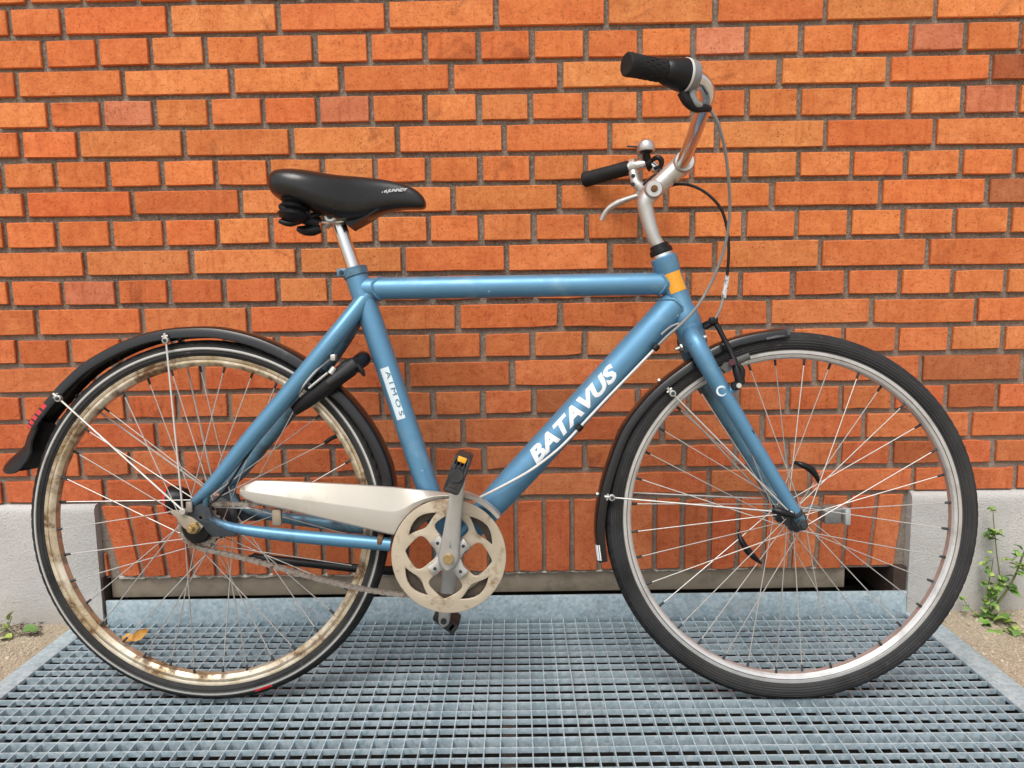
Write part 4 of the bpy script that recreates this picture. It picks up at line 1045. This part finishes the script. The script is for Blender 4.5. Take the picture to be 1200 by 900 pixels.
MB().cyl(P(866, 452, -.070), P(866, 452, -.076), .005, 10, .001).build('boss_bolt', ALLOY, brake)
fbk = MB(); fbk.tube(catmull(PP([(838, 377, .035), (848, 396, .042), (858, 416, .050), (868, 450, .060)]), 5), [.005, .005, .006, .008], 12); fbk.tube(PP([(826, 384, -.03), (836, 378, -.036)]), .005, 10)
fbk.tube(catmull(PP([(822, 386, .0), (826, 381, -.01), (836, 377, -.03)]), 4), .006, 10); fbk.build('brake_arm', BLACK, brake)
gb = MB(); gb.cyl(P(797, 407.5, -.01), P(791, 410, -.01), .0035, 12, .001); gb.cyl(P(797, 407.5, -.01), P(800, 406.5, -.01), .0065, 6, .001); gb.build('mudguard_bolt', ALLOY, fork)
gb2 = MB(); gb2.cyl(P(824, 396, -.02), P(828, 394.5, -.02), .005, 10, .001); gb2.build('mudguard_bolt', ALLOY, fork)

# ------------------------------------------------------------------ headset, stem, handlebar
ha = P(771, 287)
hs_ = MB(); hs_.tube([ht_a+hd*.002, ht_a-hd*.006], [.0215, .0205], 24); hs_.build('headset_ring', CHROME, bike)
hb = MB(); q0 = ht_a-hd*.005; hb.tube([q0, q0-hd*.003, q0-hd*.010, q0-hd*.013, q0-hd*.018, q0-hd*.020], [.0205, .0222, .0215, .0185, .018, .0155], 26); hb.build('headset_cap', BLACK, bike, angle=30)
sq = MB(); piv = P(764.5, 224)
sq.tube(catmull([q0-hd*.014, P(766, 278), P(757.5, 249), P(756.5, 236), piv], 6), [.0128, .0128, .0138, .0150, .0165, .0165], 20, flat=1.0)
sq.cyl(piv+Vector((0, -.019, 0)), piv+Vector((0, .019, 0)), .0178, 28, .002)
stem = sq.build('stem', ALLOY, bike, angle=45)
cl = P(799, 193)
arm = MB(); arm.cyl(piv+Vector((0, -.0215, 0)), piv+Vector((0, .0215, 0)), .0165, 28, .002)
arm.tube([piv, piv.lerp(cl, .35), piv.lerp(cl, .75), cl], [.0170, .0178, .0188, .0195], 20, flat=1.1, flatdir=(0, 1, 0))
arm.cyl(cl+Vector((0, -.026, 0)), cl+Vector((0, .026, 0)), .0195, 28, .002)
sa = arm.build('stem_arm', ALLOY, stem, angle=45)
MB().cyl(piv+Vector((0, -.021, 0)), piv+Vector((0, -.0245, 0)), .0064, 22, .001).cyl(piv+Vector((0, -.0240, 0)), piv+Vector((0, -.0255, 0)), .0032, 6).build('pivot_bolt', RUSTM, stem)
BAR_N = [(799, 193, 0), (800.5, 190, -.030), (807, 174, -.085), (817, 148, -.150), (826.5, 122, -.200), (829, 108, -.222), (822, 95, -.236), (810, 90, -.248), (790, 85, -.262), (765, 79, -.278), (745, 76, -.290)]
bn = PP(BAR_N); bf = [Vector((p.x, -p.y, p.z)) for p in bn]
# the far half runs back to the wall
ge0, ge1 = P(748, 193.5, .205), P(684, 211, .262)
bf = [bf[0], P(797, 196, .03), P(790, 203, .10), P(780, 206.5, .165), P(771, 200, .198), P(762, 193.5, .203), ge0, ge1]
HB = MB(); HB.tube(catmull(bn, 6), .0120, 20); HB.tube(catmull(bf, 6), .0114, 18)
bar = HB.build('handlebar', CHROME, bike, angle=60)
# near grip with twist shifter
gA, gB = P(733.5, 75, -.300), P(800, 88, -.256); gd = (gB-gA).normalized(); GL = (gB-gA).length
gp = MB(); prof = [(.0, 0), (.003, 0), (.0032, .006), (.0158, .006), (.0165, 0), (.0172, .0015), (.0178, .006), (.0172, .012)]
gp = MB(); gp.tube([gA, gA+gd*.0015, gA+gd*.006, gA+gd*.012, gA+gd*GL*.35, gA+gd*GL*.62, gA+gd*GL*.66], [.0155, .0172, .0178, .0172, .0158, .0162, .0160], 28)
grip = gp.build('grip', RUBBER, bar, angle=40)
rb_ = MB(); uu = gd.cross(Vector((0, 0, 1))).normalized(); vv = gd.cross(uu)
for i in range(7):
    for j in range(12):
        t = 2*PI*(j+.5*(i % 2))/12; c_ = gA+gd*(.018+.0098*i)+(.0158)*(math.cos(t)*uu+math.sin(t)*vv); nrm = (math.cos(t)*uu+math.sin(t)*vv)
        M3 = Matrix((gd, nrm.cross(gd), nrm)).transposed(); rb_.box(c_, (.0062, .0052, .0021), M3, bev=.0006)
rb_.build('grip_knob', RUBBER, bar, smooth=False)
MB().cyl(gA-gd*.0004, gA+gd*.004, .0034, 12).build('grip_hole', simple('deep_black', (.003, .003, .003), .9), bar)
tw = MB(); s0 = gA+gd*GL*.655
tw.tube([s0, s0+gd*.002, s0+gd*.010, s0+gd*.026, s0+gd*.036], [.0165, .0185, .0205, .0240, .0250], 30); tws = tw.build('twist_shifter', BLACK, bar, angle=40)
tr = MB(); s1 = s0+gd*.0355; tr.tube([s1, s1+gd*.001, s1+gd*.004, s1+gd*.005], [.0245, .0258, .0258, .0245], 30); tr.build('shifter_ring', PALEC, bar)
tb_ = MB(); s2 = s0+gd*.040; tb_.tube([s2, s2+gd*.003, s2+gd*.014, s2+gd*.017], [.0245, .0255, .0240, .020], 28); tb_.build('shifter_body', simple('mid_grey_plastic', (.20, .20, .20), .45), bar)
lv = MB(); lv.tube(catmull(PP([(800, 108, -.250), (806, 119, -.25), (815, 126, -.245), (826, 126.5, -.240), (832, 128, -.235)]), 5), [.009, .0085, .0075, .0065, .0045], 12); lv.build('shifter_cable_stop', BLACK, bar)
lv = MB(); lv.tube(catmull(PP([(813, 100, -.250), (811, 112, -.252), (816, 122, -.250), (822, 123, -.246)]), 5), [.0065, .0065, .006, .004], 12); lv.build('shifter_arm', simple('grey_green_alloy', (.28, .30, .29), .4, .4), bar)
# far grip, lever, bell
fd = (ge1-ge0).normalized(); f0 = P(737, 196.5, .214)
fgp = MB(); Lg = (ge1-f0).length
fgp.tube([f0, f0+fd*.003, f0+fd*Lg*.4, f0+fd*(Lg-.008), f0+fd*(Lg-.002), f0+fd*Lg], [.0150, .0160, .0155, .0165, .0168, .0150], 24); fgrip = fgp.build('grip', RUBBER, bar, angle=40)
lvc = P(743, 195, .209); LV = MB(); LV.tube([lvc-fd*.006, lvc+fd*.006], .0165, 22)
LV.tube(catmull(PP([(742, 202, .195), (745, 214, .185), (752, 222, .185), (748, 229, .190)]), 4), [.010, .010, .012, .009], 12)
lvb = LV.build('brake_lever', ALLOY, bar, angle=45)
MB().tube(catmull(PP([(750, 229, .188), (738, 232.5, .195), (722, 239, .205), (711, 247, .21), (705, 258, .215)]), 5), [.0065, .0062, .0072, .0060, .0058], 12, flat=1.3).build('lever_blade', ALLOY, lvb)
for q in ((742, 206), (741.5, 216)): MB().cyl(P(*q, .182), P(*q, .176), .0045, 12, .001).build('lever_screw', DARKSTEEL, lvb)
bp = P(757, 173, .185); BL = MB()
BL.lathe([(.0005, .0155), (.011, .0148), (.0165, .0110), (.0188, .0035), (.0190, -.0075), (.0182, -.0085)], bp, (-.05, 0, 1), n=28)
bell = BL.build('bell', simple('brushed_steel_bell', (.55, .54, .52), .32, .8), bar)
bs = MB(); bs.lathe([(.0155, -.006), (.013, -.011), (.007, -.013)], bp, (-.05, 0, 1), n=24); bs.tube([P(757, 178, .187), P(758, 188, .195)], .0085, 14); bs.tube([lvc+Vector((.026, -.004, .003)), lvc+Vector((.037, -.008, .006))], .0165, 20)
bs.tube(catmull(PP([(764, 188, .19), (770, 184.5, .18), (775, 188, .18), (774, 195, .185), (766, 197, .19)]), 4), [.004, .0055, .006, .005, .003], 10); bs.build('bell_mount', BLACK, bar)
MB().tube(PP([(747, 172, .185), (735, 171.5, .18)]), [.0022, .0018], 8).build('bell_hammer', DARKSTEEL, bar)

# ------------------------------------------------------------------ cables
tube = lambda nm, pts, r, m_, n=8: MB().tube(catmull(PP(pts), 8), r, 10).build(nm, m_, bike, angle=60)
tube('gear_cable', [(832, 128, -.235), (842, 146, -.22), (850, 178, -.19), (854, 212, -.16), (855, 250, -.125), (849, 290, -.095), (835, 328, -.07), (818, 358, -.055), (800, 378, -.045), (783, 393, -.038), (770, 406, -.032)], .0027, GREYC)
tube('gear_cable', [(770, 406, -.032), (740, 437, -.030), (712, 466, -.030), (682, 498, -.031), (668, 513, -.033), (650, 530, -.037), (622, 551, -.041), (590, 569, -.042), (560, 584, -.040)], .0026, PALEC)
tube('brake_cable', [(781, 219, .03), (795, 216, -.01), (812, 218, -.03), (830, 228, -.04), (845, 245, -.045), (852, 268, -.045), (854, 295, -.045), (852, 325, -.044)], .0027, BLACK)
tube('brake_cable', [(779, 208, .02), (768, 205, .10), (756, 214, .17), (750, 224, .185)], .0027, BLACK)
MB().tube(PP([(852.5, 323, -.045), (848, 349, -.045)]), [.0042, .0046], 12).build('cable_adjuster', simple('white_sleeve', (.66, .66, .64), .4, .2, var=.1, dirt=(.06, .06, .06), dscale=120, dlo=.5, dhi=.6), bike)
tube('brake_noodle', [(847.5, 349, -.045), (844, 362, -.044), (839, 372, -.040), (834, 378, -.036)], .0024, GREYC)
tube('cable_end', [(775, 392, -.034), (786, 383, -.038), (796, 379, -.042)], .0022, GREYC)
for q in ((768.5, 407), (679, 501)):
    p = P(*q, -.032); MB().cyl(p-ddir*.006, p+ddir*.006, .0068, 14, .0015).build('cable_clip', BLACK, bike)

# ================================================================== PLANTS AND LITTER
k = NT('weed_leaf')
oi = k.n('ShaderNodeObjectInfo')
c = k.ramp(k.math('ADD', k.math('MULTIPLY', oi.outputs['Random'], .7), k.math('MULTIPLY', k.noise(60, 4), .3)), (.15, (.09, .19, .04)), (.5, (.18, .33, .06)), (.85, (.36, .45, .10)))
k.set('Base Color', c); k.set('Roughness', .55); k.set('Subsurface Weight', .0); LEAF = k.m
STEM = simple('weed_stem', (.13, .15, .05), .7, var=.3, scale=50, dirt=(.10, .05, .04), dscale=30)
def leaf_mesh(mb, L_, W_, lobes, rg, M, bend=.3):
    n_ = 10; left, right, mid = [], [], []
    for i in range(n_+1):
        t = i/n_; w_ = W_*math.sin(PI*t**.8)**.75*(1+(.28*math.sin(t*PI*lobes*2) if lobes else 0))
        z = -bend*L_*t*t+.10*L_*math.sin(t*3); x = L_*t
        mid.append(mb.vert(M @ Vector((x, 0, z)))); left.append(mb.vert(M @ Vector((x, w_, z+.35*w_+rg.uniform(-.1, .1)*w_)))); right.append(mb.vert(M @ Vector((x, -w_, z+.35*w_+rg.uniform(-.1, .1)*w_))))
    for i in range(n_):
        mb.face((mid[i], mid[i+1], left[i+1], left[i])); mb.face((mid[i], right[i], right[i+1], mid[i+1]))
def ray_y(px, py, y):
    d = (rgt*((px-600)/FPX)+dwn*((py-450)/FPX)+fwd); return CAM+d*((y-CAM.y)/d.y)
def ray_z(px, py, z=0.):
    d = (rgt*((px-600)/FPX)+dwn*((py-450)/FPX)+fwd); return CAM+d*((z-CAM.z)/d.z)
def weed(label, base, stems, leaves, seed):
    rg = random.Random(seed); root = empty('weed', base); tag(root, label, 'weed', 'weeds at the foot of the wall')
    for pts, r_ in stems:
        MB().tube([p-Vector(base) for p in catmull(pts, 6)], r_, 7).build('stem', STEM, root, angle=80)
    for (p, L_, W_, az, el, lobes) in leaves:
        mb = MB(); leaf_mesh(mb, L_, W_, lobes, rg, Matrix.Identity(4), .25)
        o = mb.build('leaf', LEAF, root, angle=80, recalc=False); o.location = p-Vector(base); o.rotation_euler = (rg.uniform(-.5, .5), -el, az)
    return root
rg = random.Random(21)
Yp = -.045
b0 = ray_y(1160, 721, Yp)
S1 = [ray_y(1160, 721, Yp), ray_y(1171, 683, Yp), ray_y(1168, 648, Yp), ray_y(1165, 618, Yp+.005), ray_y(1163.5, 597, Yp+.005)]
S2 = [ray_y(1161, 716, Yp-.005), ray_y(1173, 702, Yp-.01), ray_y(1188, 678, Yp-.02), ray_y(1200, 648, Yp-.03), ray_y(1212, 620, Yp-.03)]
S3 = [ray_y(1160, 718, Yp), ray_y(1158, 690, Yp+.005), ray_y(1162, 668, Yp+.008), ray_y(1164, 654, Yp+.01)]
S4 = [ray_y(1158, 724, Yp-.01), ray_y(1145, 721, Yp), ray_y(1136, 713, Yp+.005), ray_y(1129, 702, Yp+.01)]
S5 = [ray_y(1161, 724, Yp-.01), ray_y(1176, 738, Yp-.05), ray_y(1194, 748, Yp-.08), ray_y(1212, 757, Yp-.10)]
lv = []
def L(px, py, y, size, az=None, el=None, lobes=0, n=1, spread=0):
    for _ in range(int(n*1.3)):
        lv.append((ray_y(px+rg.uniform(-spread, spread), py+rg.uniform(-spread, spread), y+rg.uniform(-.012, .012)), size*rg.uniform(.8, 1.3), size*rg.uniform(.38, .54),
                   rg.uniform(-PI, PI) if az is None else az+rg.uniform(-.4, .4), rg.uniform(-.3, .8) if el is None else el+rg.uniform(-.25, .25), lobes))
L(1163, 598, Yp, .011, n=5, spread=2); L(1164, 624, Yp, .019, n=7, spread=4); L(1161, 630, Yp, .018, n=4, spread=5); L(1160, 650, Yp, .014, n=3, spread=3)
for y_ in (660, 668, 676, 684, 692, 700): L(1159, y_, Yp, .014, n=3, spread=4)
L(1176, 660, Yp, .018, az=0, n=2, spread=3); L(1188, 662, Yp-.02, .024, n=5, spread=6); L(1196, 648, Yp-.03, .018, n=4, spread=5); L(1193, 672, Yp-.02, .018, n=3, spread=5)
L(1178, 688, Yp-.01, .020, n=8, spread=8); L(1168, 694, Yp-.01, .018, n=8, spread=8); L(1160, 706, Yp-.01, .018, n=8, spread=7); L(1173, 678, Yp-.005, .014, n=4, spread=4)
L(1129, 703, Yp+.01, .012, n=3, spread=2); L(1134, 712, Yp+.005, .012, n=3, spread=2); L(1142, 719, Yp, .013, n=3, spread=2)
L(1162, 724, Yp-.02, .024, n=4, spread=4); L(1162, 732, Yp-.03, .034, az=PI*.95, el=.0, lobes=2, n=2); L(1168, 738, Yp-.045, .034, az=-PI*.6, el=-.1, lobes=2, n=3, spread=3); L(1174, 744, Yp-.05, .030, az=-PI*.4, el=-.1, lobes=2, n=3, spread=3)
L(1176, 728, Yp-.03, .026, az=.3, el=.1, lobes=2, n=3, spread=3); L(1187, 742, Yp-.07, .026, n=5, spread=5, lobes=2); L(1196, 748, Yp-.08, .024, n=5, spread=5, lobes=2); L(1178, 758, Yp-.075, .018, n=2, spread=2)
weed('branching green weed with small scalloped leaves at the right plinth', b0, [(S1, [.0022, .0016, .0013, .0011, .0008]), (S2, [.0032, .0028, .0022, .0015]), (S3, [.0018, .0013, .0009]), (S4, [.0012, .0009, .0007]), (S5, [.0018, .0014, .001])], lv, 3)
lv = []; b1 = ray_z(4, 744, .0)
T1 = [b1, ray_y(9, 736, b1.y), ray_y(12, 728, b1.y+.01), ray_y(14, 722, b1.y+.02)]; T2 = [b1, ray_y(14, 744, b1.y-.01), ray_y(24, 741, b1.y-.015), ray_y(30, 739, b1.y-.015)]
lv += [(ray_y(10.5, 727, b1.y+.015), .030, .0085, .15, 1.15, 0), (ray_y(27, 738.5, b1.y-.012), .034, .0125, .0, .12, 0), (ray_y(14, 747, b1.y-.02), .030, .011, PI*.98, -.05, 0), (ray_y(-4, 747, b1.y-.01), .026, .010, PI, .3, 0), (ray_y(7, 737, b1.y), .018, .006, 2.5, .9, 0), (ray_y(2, 760, b1.y-.05), .018, .007, PI, .2, 0), (ray_y(5, 738, b1.y), .016, .006, -1.2, .5, 0)]
weed('small round-leaved green seedling at the left plinth', b1, [(T1, [.0014, .0012, .0009]), (T2, [.0013, .0011, .0009])], lv, 8)
# dry litter at the foot of the left plinth
LIT = simple('dry_twigs', (.10, .085, .07), .9, var=.5, scale=60)
mb = MB(); rg = random.Random(31)
for _ in range(260):
    p = ray_z(rg.uniform(-10, 50), rg.uniform(729, 744), .004); p.z = ghz(p.x, p.y)+rg.uniform(0, .006); a = rg.uniform(0, PI); L_ = rg.uniform(.003, .012)
    d = Vector((math.cos(a), math.sin(a)*.6, rg.uniform(-.3, .3))); mb.tube([p-d*L_*.5, p+Vector((0, 0, .001)), p+d*L_*.5], rg.uniform(.0004, .0011), 4)
tag(mb.build('dry_litter', LIT, None), 'dark dry twigs and grit heaped along the left plinth', 'litter', kind='stuff')
# the autumn leaf on the grate
k = NT('autumn_leaf'); c = k.ramp(k.noise(70, 5, .7), (.3, (.42, .16, .02)), (.55, (.62, .30, .05)), (.8, (.68, .40, .09)))
k.set('Base Color', c); k.set('Roughness', .6); AUT = k.m
al = ray_z(155, 752, .004)
ao = empty('fallen_leaf', al); tag(ao, 'curled orange autumn leaf on the grate behind the rear wheel', 'leaf')
rg = random.Random(4)
for az, ln, wd, rx, ry in ((.75, .040, .0105, .9, -.45), (2.75, .030, .011, -.5, -.25)):
    mb = MB(); leaf_mesh(mb, ln, wd, 0, rg, Matrix.Identity(4), .1); o = mb.build('leaf_half', AUT, ao, angle=80, recalc=False); o.rotation_euler = (rx, ry, az); o.location = (0, 0, .002)
MB().tube([Vector((.026, .022, .018)), Vector((.031, .026, .026))], .0006, 5).build('leaf_stalk', AUT, ao)
